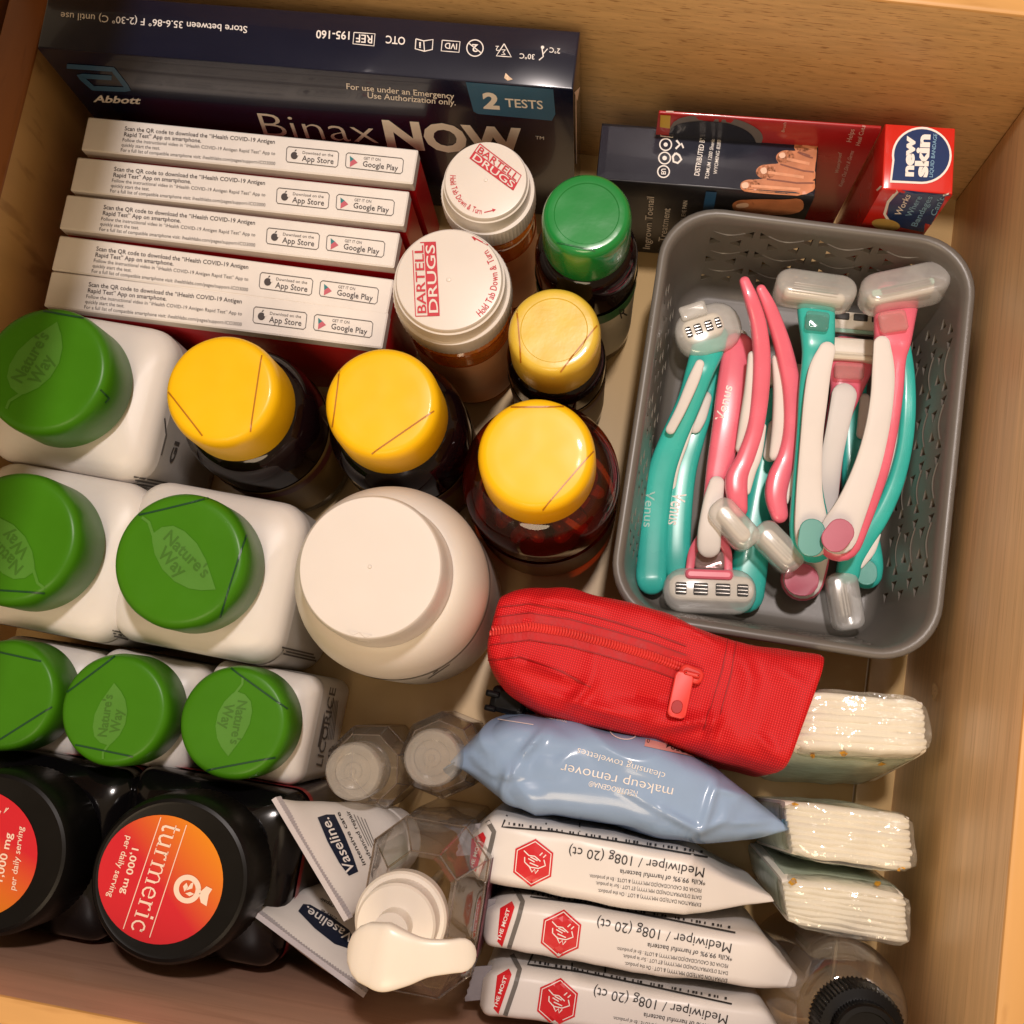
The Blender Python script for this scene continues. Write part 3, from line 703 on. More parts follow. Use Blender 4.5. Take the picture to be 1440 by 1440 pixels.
# amber bottle with capsules
amber = film('red_amber_plastic', (.62, .20, .085), frost=.05, rough=.05, frostcol=(.25, .05, .02))
t, body, cap, c = round_bottle('capsule_bottle', 'amber bottle with yellow cap and red brown capsules beside the red pouch', 754, 638, .118, .0325, .07, .0222, ycap, amber, yg, .092)
finish_caps(t, cap, [[(700, 573), (805, 572)], [(838, 630), (763, 717)]], 'y', yseam, w=2.0)
wrap(t, 'label', .0328, .010, .050, gold)
bnd = wrap(t, 'label_band', .0331, .044, .053, maroon)
pr = Print(t, [bnd]); pr.text('NATU', (786, 800), (842, 778), (784, 791), 'k', .02); pr.done({'k': ('lettering', mat('gold_ink', (.45, .25, .07), .4))})
caps = mat('capsule_brown', (.20, .022, .014), .25, var=.35, vs=60, coat=.5)
rng = random.Random(3); n_c = 0
cv, cf = None, None
for lay in range(3):
    for k in range(20):
        a = rng.uniform(0, 6.283); r = .028 * math.sqrt(rng.uniform(0, 1)) * (.95 if lay < 2 else .75); z = .06 + lay * .0068 + rng.uniform(-.002, .002)
        d = Vector((math.cos(rng.uniform(0, 6.28)), math.sin(rng.uniform(0, 6.28)), rng.uniform(-.35, .35))).normalized()
        p = Vector((r * math.cos(a) * .82, r * math.sin(a) * .82, z)); h = .0075
        pts = [p + d * h * s_ for s_ in (-1, -.93, -.75, -.4, 0, .4, .75, .93, 1)]; ra = [.0003, .0016, .0029, .0034, .0035, .0034, .0029, .0016, .0003]
        V, Fs = sweep(pts, ra, 8, 1.0); mk('capsule', V, Fs, caps, t)

# green capped dark bottle
gcap2 = mat('bright_green_cap', (.006, .21, .040), .24, var=.08, vs=40, coat=.5, bump=.12, bs=150)
t, body, cap, c = round_bottle('herb_bottle', 'dark bottle with bright green cap in front of the toenail carton', 825, 300, .127, .0212, .086, .0172, gcap2, dark, None, .102, ring=1)
finish_caps(t, cap, [[(795, 240), (765, 283)], [(783, 341), (837, 353)]], 'g', mat('cap_seam_green', (.004, .12, .03), .3), w=1.8)
lab_ = wrap(t, 'label', .0215, .012, .068, mat('herb_label', (.52, .46, .34), .5, var=.1)); bnd = wrap(t, 'label_band', .0218, .062, .072, mat('label_green', (.02, .10, .03), .4))
pr = Print(t, [lab_, bnd]); pr.text('NATURE', (864, 413), (895, 390), (863, 407), 'w', .01); pr.text('GI', (857, 441), (884, 418), (853, 429), 'k', -.004); pr.text('R', (873, 448), (882, 443), (870, 436), 'k', -.004)
pr.done({'w': ('lettering', wink), 'k': ('label_lettering', ink)})

# amber prescription bottles
lidw = mat('white_lid_plastic', (.70, .655, .61), .35, var=.02, vs=40, sub=.1)
rxamber = film('orange_amber_plastic', (.95, .48, .12), frost=.38, rough=.08, frostcol=(1.0, .34, .05))
def rx(label, cx, cy, zc, ri, ro):
    c = P(cx, cy, zc); t = thing('pill_bottle', label, 'bottle', (c.x, c.y, 0), 0, 'amber pill bottles')
    rb = ro * .93
    V, Fs = lathe([(0, 0), (rb * .94, 0), (rb, .003), (rb, .072), (rb * .985, .0745), (rb * 1.03, .0755), (rb * 1.03, .078), (rb * .96, .079), (rb * .96, .09), (0, .09)], 64)
    body = mk('body', V, Fs, rxamber, t)
    V, Fs = lathe([(rb * .9, .0), (rb * .9, .05)], 48); mk('contents', V, Fs, mat('pill_white', (.55, .42, .3), .6, var=.3, vs=200), t)
    wrap(t, 'label', rb + .0004, .006, .062, mat('rx_label', (.72, .34, .15), .5, var=.2, vs=30))
    z0 = zc - .021
    V, Fs = lathe([(ro * .96, z0), (ro, z0 + .0006), (ro, z0 + .0095), (ro * .985, z0 + .0105)], 144, ribs={1: .00035, 2: .00035}); 
    V, Fs = lathe([(ro * .93, z0), (ro * .985, z0), (ro, z0 + .0008), (ro, z0 + .0100), (ro * .98, z0 + .0112), (ri * 1.09, z0 + .0116), (ri * 1.07, z0 + .0125), (ri * 1.065, zc - .0025), (ri * 1.03, zc - .0022), (ri * 1.02, zc - .0008), (ri, zc - .0001), (ri * .97, zc), (ri * .05, zc - .0001), (ri * .04, zc + .0003), (0, zc + .0004)], 144, ribs={2: .0004, 3: .0004})
    lid = mk('lid', V, Fs, lidw, t, angle=28)
    return t, lid, c
t, lid, c = rx('amber pill bottle with white lid standing against the navy carton', 683, 253, .105, .0163, .0195)
pr = Print(t, [lid])
def logo(pr, c4, split=.5, vertical=False):
    a, b, c, d = [Vector(p) for p in c4]
    lerp = lambda p, q, s: p + (q - p) * s
    pr.poly([lerp(a, d, split), lerp(b, c, split), c, d], 'r'); pr.line([a, b, c, d], 1.3, 'r', closed=True)
    pr.layer = 1
    def ln(txt, s0, s1, key):
        A = lerp(a, d, s0); B = lerp(b, c, s0); Ct = lerp(a, d, s1)
        pr.text(txt, lerp(A, B, .04), lerp(A, B, .96), lerp(A, B, .04) + (Ct - A) * .92, key, .010)
    ln('BARTELL', .46, .06, 'r'); ln('DRUGS', .95, .55, 'w'); pr.layer = 0
logo(pr, [(675, 202.7), (733, 247), (721.7, 267.7), (660.7, 222.7)])
arc_text(pr, 'Hold Tab Down & Turn', 684, 251, 51, 185, 97, 8, 'r', .008, inward=True); pr.line([(681, 299), (696, 295.5)], 1.3, 'r'); pr.poly([(692, 293.5), (697.5, 295), (693.5, 298.5)], 'r')
pr.done({'r': ('red_print', redink), 'w': ('white_print', lidw)})
t, lid, c = rx('larger amber pill bottle with white lid beside the test boxes', 631, 393, .105, .0208, .0243)
pr = Print(t, [lid]); logo(pr, [(584.5, 445), (580, 342), (612.5, 340.5), (618, 444)])
arc_text(pr, 'Hold Tab Down & Turn', 631, 393, 69, 50, -38, 9.5, 'r', .008, inward=True); pr.line([(686, 345), (666, 334)], 1.5, 'r'); pr.poly([(671, 333), (663, 333), (668, 339)], 'r')
pr.done({'r': ('red_print', redink), 'w': ('white_print', lidw)})

# big white jar
jarw = mat('cream_jar_plastic', (.72, .665, .60), .4, var=.02, vs=30, sub=.15)
zj = .135; c = P(520, 797, zj)
t = thing('white_jar', 'big round white jar with flat white lid', 'jar', (c.x, c.y, 0))
rb = .0378
prof = [(0, 0), (rb * .93, 0), (rb * .98, .002), (rb, .006), (rb, .084)]
for i in range(1, 13):
    a = i / 12 * math.pi / 2; prof.append((.0262 + (rb - .0262) * math.cos(a), .084 + .0285 * math.sin(a)))
prof += [(.0262, .1135), (0, .1135)]
V, Fs = lathe(prof, 96); body = mk('body', V, Fs, jarw, t)
V, Fs = lathe([(.0240, .1125), (.0270, .1125), (.0272, .1135), (.0266, .1150), (.0262, .1165), (.0262, .1315), (.0256, .1328), (.0254, .1345), (.0249, .135), (.0008, .1349), (.0005, .1354), (0, .1354)], 96)
lid = mk('lid', V, Fs, lidw, t)
lb = wrap(t, 'label', rb + .0003, .012, .079, mat('jar_label', (.52, .49, .45), .4, var=.06), 96)
wrap(t, 'label_line', rb + .0005, .0784, .0792, maroon, 96)
pr = Print(t, [lb])
for i in range(9): pr.line([(628 + i * 6.5 - 26, 946 - i * 7 + 8), (640 + i * 5.2 - 8, 930 - i * 7.4 + 4)], 1.0, 'g', 4)
pr.done({'g': ('small_print', greyink)})
pr = Print(t, [lid]); pr.poly([(512, 687), (516, 686.5), (518, 697), (514, 697)], 'w'); pr.poly([(487, 886), (523, 893), (520, 901), (505, 900)], 'w'); pr.done({'w': ('seal_tab', lidw)})

# black square bottles
bpl = mat('black_bottle_plastic', (.003, .0025, .003), .12, var=.2, vs=30, coat=.15, spec=.4)
bcap = mat('black_cap_plastic', (.004, .0036, .0034), .36, var=.2, vs=60, spec=.22)
def black_bottle(label, cx, cy, lcx, lcy, lr, rz):
    zc = .112; c = P(cx, cy, zc); t = thing('turmeric_bottle', label, 'bottle', (c.x, c.y, 0), rz, 'black square turmeric bottles')
    rings = []
    for z, i, r in ((0, .003, .008), (.002, 0, .008), (.070, 0, .008), (.0735, .0008, .008), (.0765, .003, .008), (.079, .0075, .009), (.081, .0125, .012), (.0815, .016, .018)):
        rings.append([(x, y, z) for x, y in rr(.0355 - i, .0338 - i, r, 8)])
    V, Fs = ring_loft(rings); body = mk('body', V, Fs, bpl, t)
    V, Fs = ring_loft([[(x, y, z) for x, y in rr(.0358, .0341, .008, 8)] for z in (.008, .064)], (False, False)); lab = mk('label', V, Fs, mat('turmeric_label', (.055, .045, .045), .35, var=.1), t)
    V, Fs = ring_loft([[(x, y, z) for x, y in rr(.0361, .0344, .008, 8)] for z in (.060, .0655)], (False, False)); mk('label_band', V, Fs, mat('label_red', (.28, .012, .02), .35), t)
    r = .0305
    V, Fs = lathe([(r * .82, .081), (r * .82, .085), (r * .98, .085), (r, .086), (r * .99, .105), (r * .97, .1095), (r * .93, .1116), (r * .89, .112), (r * .86, .1117), (0, .1117)], 160, ribs={3: .0003, 4: .0003})
    cap = mk('cap', V, Fs, bcap, t, angle=28)
    pr = Print(t, [cap]); pr.poly(circ(lcx, lcy, lr, lr * 1.035, 56), 'l', 16)
    pr.done({'l': ('round_label', MATS['label_gradient%d' % (0 if cx > 100 else 1)])})
    return t, cap
def gradl(i, cx, cy, d0, d1):
    c = P(*([238, 1237] if i == 0 else [-15, 1200]), .112); a = P(cx + d0[0], cy + d0[1], .112); b = P(cx + d1[0], cy + d1[1], .112); o = Vector((c.x, c.y, 0))
    gradient('label_gradient%d' % i, (.56, .018, .028), (.72, .25, .008), a - o, b - o)
gradl(0, 226, 1237, (0, 12), (82, -55)); gradl(1, -35, 1200, (60, -10), (-5, 95))
t, cap = black_bottle('black square bottle with whole red turmeric label facing up', 238, 1237, 226, 1237, 88, 0)
pr = Print(t, [cap]); pr.layer = 2
turm = 'turmeric'
SERIF = {'t': (.36, [([(.15, .66), (.15, .1), (.2, .02), (.27, .01), (.34, .06)], .085), ([(.02, .47), (.32, .47)], .035)]),
         'u': (.60, [([(.12, .48), (.12, .12), (.18, .02), (.28, .01), (.42, .1)], .08), ([(.44, .48), (.44, .0)], .085), ([(.02, .48), (.14, .48)], .03), ([(.34, .48), (.46, .48)], .03), ([(.44, .0), (.56, .0)], .03)]),
         'r': (.44, [([(.13, .48), (.13, .0)], .085), ([(.02, .0), (.25, .0)], .03), ([(.03, .48), (.15, .48)], .03), ([(.15, .34), (.22, .45), (.32, .47)], .045), ([(.30, .45), (.37, .44)], .09)]),
         'm': (.92, [([(.13, .48), (.13, .0)], .085), ([(.45, .36), (.45, .0)], .085), ([(.77, .36), (.77, .0)], .085), ([(.15, .36), (.26, .47), (.38, .47), (.45, .36)], .05), ([(.47, .36), (.58, .47), (.70, .47), (.77, .36)], .05), ([(.02, .0), (.24, .0)], .03), ([(.34, .0), (.56, .0)], .03), ([(.66, .0), (.88, .0)], .03), ([(.03, .48), (.15, .48)], .03)]),
         'e': (.50, [([(.42, .27), (.40, .39), (.31, .47), (.2, .47), (.1, .37), (.07, .24), (.11, .1), (.22, .01), (.34, .02), (.43, .11)], .065), ([(.08, .27), (.42, .27)], .032)]),
         'i': (.30, [([(.14, .48), (.14, .0)], .085), ([(.02, .0), (.26, .0)], .03), ([(.03, .48), (.15, .48)], .03), ([(.09, .64), (.19, .64)], .1)]),
         'c': (.48, [([(.40, .38), (.32, .47), (.2, .47), (.1, .37), (.07, .24), (.11, .1), (.22, .01), (.34, .02), (.43, .11)], .065), ([(.34, .40), (.42, .39)], .09)])}
def serif(pr, word, A, B, C, key):
    tot = sum(SERIF[ch][0] for ch in word); ux, uy = (B[0] - A[0]) / tot, (B[1] - A[1]) / tot; vx, vy = (C[0] - A[0]) / .48, (C[1] - A[1]) / .48; x = 0
    k = math.hypot(ux, uy)
    for ch in word:
        for pl, w in SERIF[ch][1]: pr.line([(A[0] + (x + u) * ux + v * vx, A[1] + (x + u) * uy + v * vy) for u, v in pl], w * k, key, 2.5)
        x += SERIF[ch][0]
serif(pr, 'turmeric', (232, 1155), (184, 1308), (249, 1160), 'w')
pr.text('1,000 mg', (186.5, 1192), (171, 1256), (195.5, 1194), 'w', .014); pr.text('per daily serving', (179, 1175), (151.5, 1260), (187, 1177.5), 'w', .006)
pr.line([(227, 1149), (174, 1306)], 1.2, 'w'); pr.line([(263, 1160), (211, 1318)], 1.2, 'w')
# fish-like ring emblem with two small leaves
pr.line(circ(264, 1250, 15.5, 16.5, 36), 7.5, 'w', 4, closed=True)
pr.poly([(280, 1256), (291, 1246), (299, 1250), (294, 1258), (291, 1274), (283, 1269)], 'w')
pr.poly([(262, 1252), (269, 1242), (273, 1240), (271, 1249)], 'w'); pr.poly([(260, 1254), (258, 1246), (263, 1241), (265, 1247)], 'w'); pr.poly([(261, 1256), (268, 1254), (274, 1257), (267, 1260)], 'w')
pr.done({'w': ('lettering', mat('label_white', (.80, .62, .50), .4, var=0))})
t, cap = black_bottle('black square turmeric bottle with lettering running the other way by the drawer back', -15, 1200, -35, 1200, 88, 0)
pr = Print(t, [cap]); pr.layer = 2
pr.text('1,000 mg', (4, 1240), (18, 1172), (-6, 1238), 'w', .014); pr.text('per daily serving', (22, 1252), (34, 1163), (14, 1250), 'w', .006); pr.line([(2, 1140), (-8, 1160)], 1.2, 'w'); pr.line([(10, 1136), (6, 1143), (13, 1136)], 1.4, 'w')
pr.done({'w': ('lettering', MATS['label_white'])})

# ------------------------------------------------------------------ basket
bgrey = mat('grey_basket_plastic', (.135, .125, .112), .36, var=.04, vs=40, bump=.03, bs=400)
bx0, bx1, by0, by1, bz = .0030, .1365, .0400, .2215, .065
bcx, bcy, bhx, bhy = (bx0 + bx1) / 2, (by0 + by1) / 2, (bx1 - bx0) / 2, (by1 - by0) / 2
bk = thing('plastic_basket', 'grey plastic basket with triangular holes, full of razors', 'basket', (bcx, bcy, 0))
def brings(spec, n=10): return [[(x, y, z) for x, y in rr(bhx - i, bhy - i, max(.004, .025 - i * .8), n)] for z, i in spec]
V, Fs = ring_loft(brings([(.0012, .013), (.002, .0118), (.006, .0105), (.030, .0072), (.0575, .0035), (.0585, .0010), (.0595, .0002), (.0640, 0), (.0648, .0006), (.0650, .0018), (.0648, .0032), (.0636, .0042), (.0600, .0050), (.030, .0090), (.008, .0122), (.0045, .0140), (.0032, .0175)]))
bo = mk('shell', V, Fs, bgrey, bk, angle=50)
cv = []
PER = .0255
def tri(u, v, s, w=.0025, h=.0052): return [(u - s * w, v - h * .15), (u + s * w, v + h * .55), (u + s * w * .9, v - h * .55)]
holes = []
for wall, half in (('b', bhx), ('f', bhx), ('r', bhy), ('l', bhy)):
    nper = int((half - .018) / PER) + 1
    for row in range(6):
        v = .0545 - row * .0078
        for k in range(-nper, nper + 1):
            off = .0038 if row % 2 == 0 else .0084
            for s in (-1, 1):
                u = k * PER + s * off
                if abs(u) < half - .023: holes.append((wall, tri(u, v, -s)))
CV, CF = [], []
for wall, t3 in holes:
    b = len(CV)
    for dep in (-.004, .0125):
        for u, v in t3:
            if wall in 'bf':
                sg = 1 if wall == 'b' else -1; CV.append((u, sg * (bhy - dep), v))
            else:
                sg = 1 if wall == 'r' else -1; CV.append((sg * (bhx - dep), u, v))
    CF += [(b, b + 1, b + 2), (b + 5, b + 4, b + 3), (b, b + 3, b + 4, b + 1), (b + 1, b + 4, b + 5, b + 2), (b + 2, b + 5, b + 3, b)]
cut = mk('cutter', CV, CF, bgrey, bk, smooth=False)
md = bo.modifiers.new('b', 'BOOLEAN'); md.operation = 'DIFFERENCE'; md.object = cut; md.solver = 'EXACT'
bpy.context.view_layer.update()
dg = bpy.context.evaluated_depsgraph_get()
nm = bpy.data.meshes.new_from_object(bo.evaluated_get(dg))
bo.modifiers.clear(); bo.data = nm; nm.name = 'shell'
nm.set_sharp_from_angle(angle=R_(50))
bpy.data.objects.remove(cut)
rid = []
for wall, half in (('b', bhx), ('r', bhy)):
    nper = int((half - .018) / PER) + 1
    for row in (0, 2, 4):
        v = .0545 - row * .0078
        for k in range(-nper, nper):
            us = [k * PER + .0050 + (PER - .010) * i / 8 for i in range(9)]
            if us[0] < -half + .02 or us[-1] > half - .02: continue
            pts = []
            for i, u in enumerate(us):
                vv = v + .0008 - .0030 * math.sin(math.pi * i / 8); ins = .0050 + (.0600 - vv) * (.0040 / .030)
                pts.append((u, bhy - ins, vv) if wall == 'b' else (bhx - ins, u, vv))
            rid.append(sweep(pts, [.00045] * 9, 6, 1.0, up=Vector((0, 1, 0)) if wall == 'b' else Vector((1, 0, 0))))
V, Fs = join(*rid); q = mk('ridge_pattern', V, Fs, bgrey, bk); q['kind'] = 'stuff'

# ------------------------------------------------------------------ razors
teal = mat('teal_plastic', (.040, .48, .42), .26, var=.08, vs=60, coat=.15)
pink = mat('pink_plastic', (.80, .155, .225), .26, var=.08, vs=60, coat=.25)
dpink = mat('mauve_plastic', (.44, .10, .16), .3, var=.06, vs=60, coat=.2)
dteal = mat('sea_plastic', (.07, .31, .27), .32, var=.06, vs=60, coat=.2)
grip = mat('white_rubber', (.72, .69, .665), .5, var=.03, vs=60)
cart = mat('white_cartridge', (.72, .67, .58), .4, var=.05, vs=100)
steel = mat('blade_steel', (.35, .33, .30), .25, metal=1, var=.1)
slot = mat('blade_slot', (.02, .018, .016), .5)
strip = mat('mint_strip', (.36, .62, .52), .5)
cover = film('frosted_cover', (.95, .95, .93), frost=.33, rough=.16, frostcol=(.99, .99, .97), edge=.8, g0=.07)
BZ = .0036
def hp(par, name, pts, m, flat=.54, pw=3.3, dz=0):
    pts_ = [P(x, y, z + dz) for x, y, z, w in pts]; rad = [w * mpp(z) / 2 for x, y, z, w in pts]
    q, r = smooth_path(pts_, rad, 6)
    # round the ends
    for rev in (False, True):
        seq = list(range(len(q)))[::-1] if rev else list(range(len(q)))
        R0 = r[seq[0]]; e = q[seq[0]]; d = (q[seq[0]] - q[seq[1]]).normalized()
        ext = [(e + d * R0 * f, R0 * math.sqrt(max(0, 1 - f * f))) for f in (.35, .65, .88, .985)]
        if rev:
            q += [a for a, b in ext]; r += [b for a, b in ext]
        else:
            q = [a for a, b in ext][::-1] + q; r = [b for a, b in ext][::-1] + r
    V, Fs = sweep(q, [max(x, .0002) for x in r], 18, flat, pw=pw)
    lo = min(v[2] for v in V)
    if lo < BZ: V = [(v[0], v[1], max(v[2], BZ)) for v in V]
    return mk(name, V, Fs, m, par, world=True)
def frame(cx, cy, z, ang):
    o = P(cx, cy, z); e = P(cx + 10 * math.cos(R_(ang)), cy + 10 * math.sin(R_(ang)), z); ex = (e - o).normalized(); ey = Vector((-ex.y, ex.x, 0))
    return o, ex, ey
def slab(par, name, cx, cy, z, ang, L, W, h, m, r=.45, bev=.0012, tilt=0, ox=0, oy=0, oz=0):
    """rounded slab; L, W in pixels; ox, oy offsets in pixels along its own axes (oy towards the picture's top)"""
    o, ex, ey = frame(cx, cy, z, ang); k = mpp(z); hx, hy = L * k / 2, W * k / 2; ez = Vector((0, 0, 1))
    ct, st = math.cos(R_(tilt)), math.sin(R_(tilt)); ey2 = ey * ct + ez * st; ez2 = ez * ct - ey * st
    rings = []
    for zz, i in ((-h / 2, bev), (-h / 2 + bev * .35, bev * .3), (-h / 2 + bev, 0), (h / 2 - bev, 0), (h / 2 - bev * .35, bev * .3), (h / 2, bev)):
        rings.append([o + ex * (x + ox * k) + ey2 * (y + oy * k) + ez2 * (zz + oz) for x, y in rr(hx - i, hy - i, 2 * hy * r, 5)])
    V, Fs = ring_loft(rings); return mk(name, V, Fs, m, par, world=True, angle=60 if name == 'guard_cover' else 20)
def razor(label, px, py, z):
    c = P(px, py, z); return thing('razor', label, 'razor', (c.x, c.y, BZ), 0, 'razors in the grey basket')
def open_head(t, cx, cy, z, ang, L, W, bar):
    """back of a cartridge: white frame, four windows onto the blades"""
    t = slab(t, 'cartridge', cx, cy, z, ang, L, W, .0055, cart, .42)
    for k, (u, w) in enumerate(((-.36, .13), (-.13, .17), (.13, .17), (.36, .13))):
        slab(t, 'window', cx, cy, z, ang, L * w, W * .48, .0008, slot, .12, .0002, ox=u * L, oy=-.05 * W, oz=.0028)
        for j in (-1, 0, 1): slab(t, 'blade', cx, cy, z, ang, L * w * .94, W * .05, .0006, steel, .2, .0001, ox=u * L, oy=(-.05 + j * .14) * W, oz=.0032)
def hood(t, cx, cy, z, ang, L, W, h, tilt=0, r=.46):
    if W < 56:
        for j in (-1, 0, 1): slab(t, 'blade', cx, cy, z, ang, L * .56, 1.6, .0012, steel, .3, .0002, tilt, oy=j * 4.2 - (0 if tilt == 0 else 4), oz=.0042)
    return slab(t, 'guard_cover', cx, cy, z, ang, L, W, h, cover, r, .002, tilt)

# a: teal, head up, by the long basket side
t = razor('teal razor with frosted cover on its bare blades at the basket corner by green cap', 918, 815, BZ)
h_a = hp(t, 'handle', [(1000, 474, .0235, 50), (994, 494, .026, 48), (984, 522, .028, 41), (969, 566, .024, 36), (945, 622, .018, 38), (929, 670, .015, 40), (920, 738, .0125, 41), (916, 800, .011, 44), (916, 815, .011, 43)], teal)
hp(t, 'grip', [(984, 512, .036, 13), (975, 535, .034, 17), (958, 575, .030, 15), (943, 604, .026, 14)], grip, .5); hp(t, 'grip', [(982, 560, .025, 7), (967, 612, .020, 9), (951, 655, .016, 11), (945, 690, .0135, 9)], grip, .6)
open_head(t, 988, 462, .030, -18, 62, 34, teal); hood(t, 995, 466, .028, -18, 96, 72, .010)
slab(t, 'cover_tab', 975, 437, .034, -18, 40, 22, .002, cover, .2)
pr = Print(t, [h_a]); pr.text('Venus', (909, 690), (905, 741), (921, 691), 'w', .01); pr.done({'w': ('lettering', mat('faded_ink', (.35, .60, .56), .4))})
# b: teal beside it
t = razor('teal razor lying flat under the pink razor, white brand lettering on its handle', 952, 774, BZ)
h_b = hp(t, 'handle', [(1003, 505, .011, 34), (987, 575, .012, 32), (974, 620, .0115, 32), (962, 660, .0115, 36), (955, 710, .0115, 38), (952, 774, .0115, 38), (955, 805, .0110, 36)], teal)
hp(t, 'grip', [(990, 560, .0165, 22), (982, 586, .0165, 24), (977, 600, .0160, 20)], grip, .4)
slab(t, 'cartridge', 1010, 488, .008, -15, 90, 34, .0055, cart, .4)
pr = Print(t, [h_b]); pr.text('Venus', (947, 692), (938, 737), (965, 695), 'w', .012); pr.done({'w': ('lettering', wink)})
# c: teal below the two curved pink ones
t = razor('teal razor mostly hidden under the two curved pink razors', 1050, 830, BZ)
hp(t, 'handle', [(1092, 560, .011, 34), (1082, 630, .0115, 34), (1074, 670, .0115, 36), (1064, 728, .0115, 40), (1055, 790, .0115, 50), (1047, 835, .0110, 54)], teal)
hp(t, 'grip', [(1090, 600, .0165, 20), (1083, 640, .0165, 20)], grip, .4); slab(t, 'cartridge', 1098, 528, .009, 3, 100, 34, .0055, cart, .4)
# d: pink, head towards the pouch
t = razor('straight pink razor with white brand lettering and its bare cartridge by the red pouch', 1000, 822, BZ)
h_d = hp(t, 'handle', [(1038, 488, .024, 44), (1031, 540, .025, 46), (1022, 600, .025, 42), (1012, 655, .024, 37), (1004, 700, .0235, 30), (998, 748, .0225, 30), (996, 766, .021, 34)], pink)
hp(t, 'grip', [(1008, 680, .029, 22), (1003, 705, .0295, 28), (998, 745, .0285, 33), (997, 768, .027, 33)], grip, .4)
hp(t, 'fork', [(990, 752, .020, 16), (975, 775, .0185, 13), (970, 800, .018, 12), (968, 812, .018, 14)], pink); hp(t, 'fork', [(1008, 752, .020, 16), (1022, 775, .0185, 13), (1024, 800, .018, 12), (1026, 812, .018, 14)], pink)
slab(t, 'pivot', 998, 788, .0185, 2, 42, 26, .004, film('clear_pink', (.95, .80, .80), .25, frostcol=(.8, .6, .58)), .25)
open_head(t, 1000, 828, .0185, 2, 118, 36, pink); slab(t, 'pivot_bar', 997, 808, .0215, 2, 66, 14, .003, pink, .4); hood(t, 997, 832, .0165, 2, 128, 62, .010)
pr = Print(t, [h_d]); pr.text('Venus', (1018, 594), (1030, 544), (1006, 590), 'w', .012); pr.done({'w': ('lettering', wink)})
# e, f: curved pink pair seen from the side
def curved(label, pth, wh, notch, cov, covang):
    t = razor(label, pth[-1][0], pth[-1][1], BZ)
    hp(t, 'handle', pth, pink, .8); hp(t, 'grip', wh, grip, .8); hp(t, 'grip', notch, grip, .7)
    cx, cy, z, L, W = cov
    slab(t, 'cartridge', cx, cy, z, covang, L * .72, W * .5, .0085, cart, .45); hood(t, cx, cy, z, covang, L, W, .013, r=.40)
    return t
curved('curved pink razor pointing its tail at the basket rim, next to the straight pink one', [(1047, 396, .052, 15), (1056, 420, .051, 20), (1066, 455, .047, 23), (1071, 500, .042, 25), (1069, 552, .038, 25), (1062, 602, .035, 24), (1048, 645, .033, 26), (1036, 672, .032, 32), (1036, 696, .032, 30), (1038, 716, .031, 26)],
       [(1058, 500, .040, 13), (1056, 550, .036, 20), (1050, 595, .033, 22), (1042, 630, .030, 16)], [(1073, 600, .034, 9), (1064, 640, .033, 15), (1055, 662, .033, 17), (1049, 690, .032, 13)], (1031, 738, .032, 80, 40), 48)
curved('curved pink razor lying between the other curved pink one and the white handled teal one', [(1070, 407, .050, 14), (1081, 430, .048, 19), (1093, 462, .045, 22), (1104, 500, .041, 25), (1113, 548, .037, 26), (1114, 600, .034, 25), (1107, 640, .032, 26), (1095, 672, .031, 32), (1091, 698, .031, 30), (1096, 724, .031, 24)],
       [(1092, 505, .038, 14), (1098, 552, .034, 22), (1097, 600, .031, 24), (1090, 640, .029, 18)], [(1122, 610, .033, 10), (1117, 645, .032, 14), (1110, 680, .031, 15), (1104, 705, .031, 10)], (1093, 770, .031, 80, 40), 46)
# i: pink, cartridge under the covered ones
t = razor('pink razor with white handle and mauve oval end under the other white handles', 1127, 820, BZ)
hp(t, 'handle', [(1196, 498, .019, 70), (1194, 520, .0225, 64), (1190, 548, .024, 46), (1181, 580, .024, 36), (1172, 625, .023, 32), (1164, 680, .0205, 34), (1152, 740, .017, 42), (1136, 790, .0145, 58), (1128, 815, .0135, 60)], pink, .42)
hp(t, 'grip', [(1187, 556, .029, 36), (1178, 600, .0285, 32), (1168, 650, .026, 32), (1158, 710, .0225, 38), (1142, 770, .0195, 50), (1129, 815, .0180, 54)], grip, .28)
slab(t, 'oval_inlay', 1127, 815, .0265, 8, 48, 46, .0010, dpink, .48, .0003)
slab(t, 'cartridge', 1200, 490, .0255, 4, 120, 26, .006, cart, .3); slab(t, 'soap_bar', 1200, 505, .026, 4, 116, 9, .0066, mat('cream_bar', (.74, .66, .52), .5), .4); slab(t, 'pivot', 1194, 522, .030, 3, 42, 24, .004, MATS['clear_pink'], .2)
# k: teal, next layer down
t = razor('teal razor with oval end at the basket bottom under the pink and white one', 1220, 815, BZ)
hp(t, 'handle', [(1202, 478, .012, 54), (1200, 510, .012, 44), (1199, 560, .0125, 38), (1201, 640, .0125, 38), (1208, 720, .0125, 42), (1217, 785, .012, 46), (1218, 806, .0115, 44)], teal)
slab(t, 'oval_inlay', 1218, 805, .0190, 0, 30, 36, .0010, dteal, .48, .0003); hp(t, 'grip', [(1216, 560, .017, 14), (1212, 610, .017, 16)], grip, .5)
slab(t, 'cartridge', 1208, 458, .0165, 5, 130, 34, .006, cart, .35)
for u in (-.2, 0, .2): slab(t, 'window', 1208, 450, .0165, 5, 20, 10, .001, slot, .15, .0002, ox=u * 130, oz=.0032)
slab(t, 'mint_bar', 1208, 467, .0200, 5, 126, 6, .001, strip, .4, .0003); slab(t, 'blade_gap', 1208, 476, .0190, 5, 122, 8, .001, slot, .3, .0002)
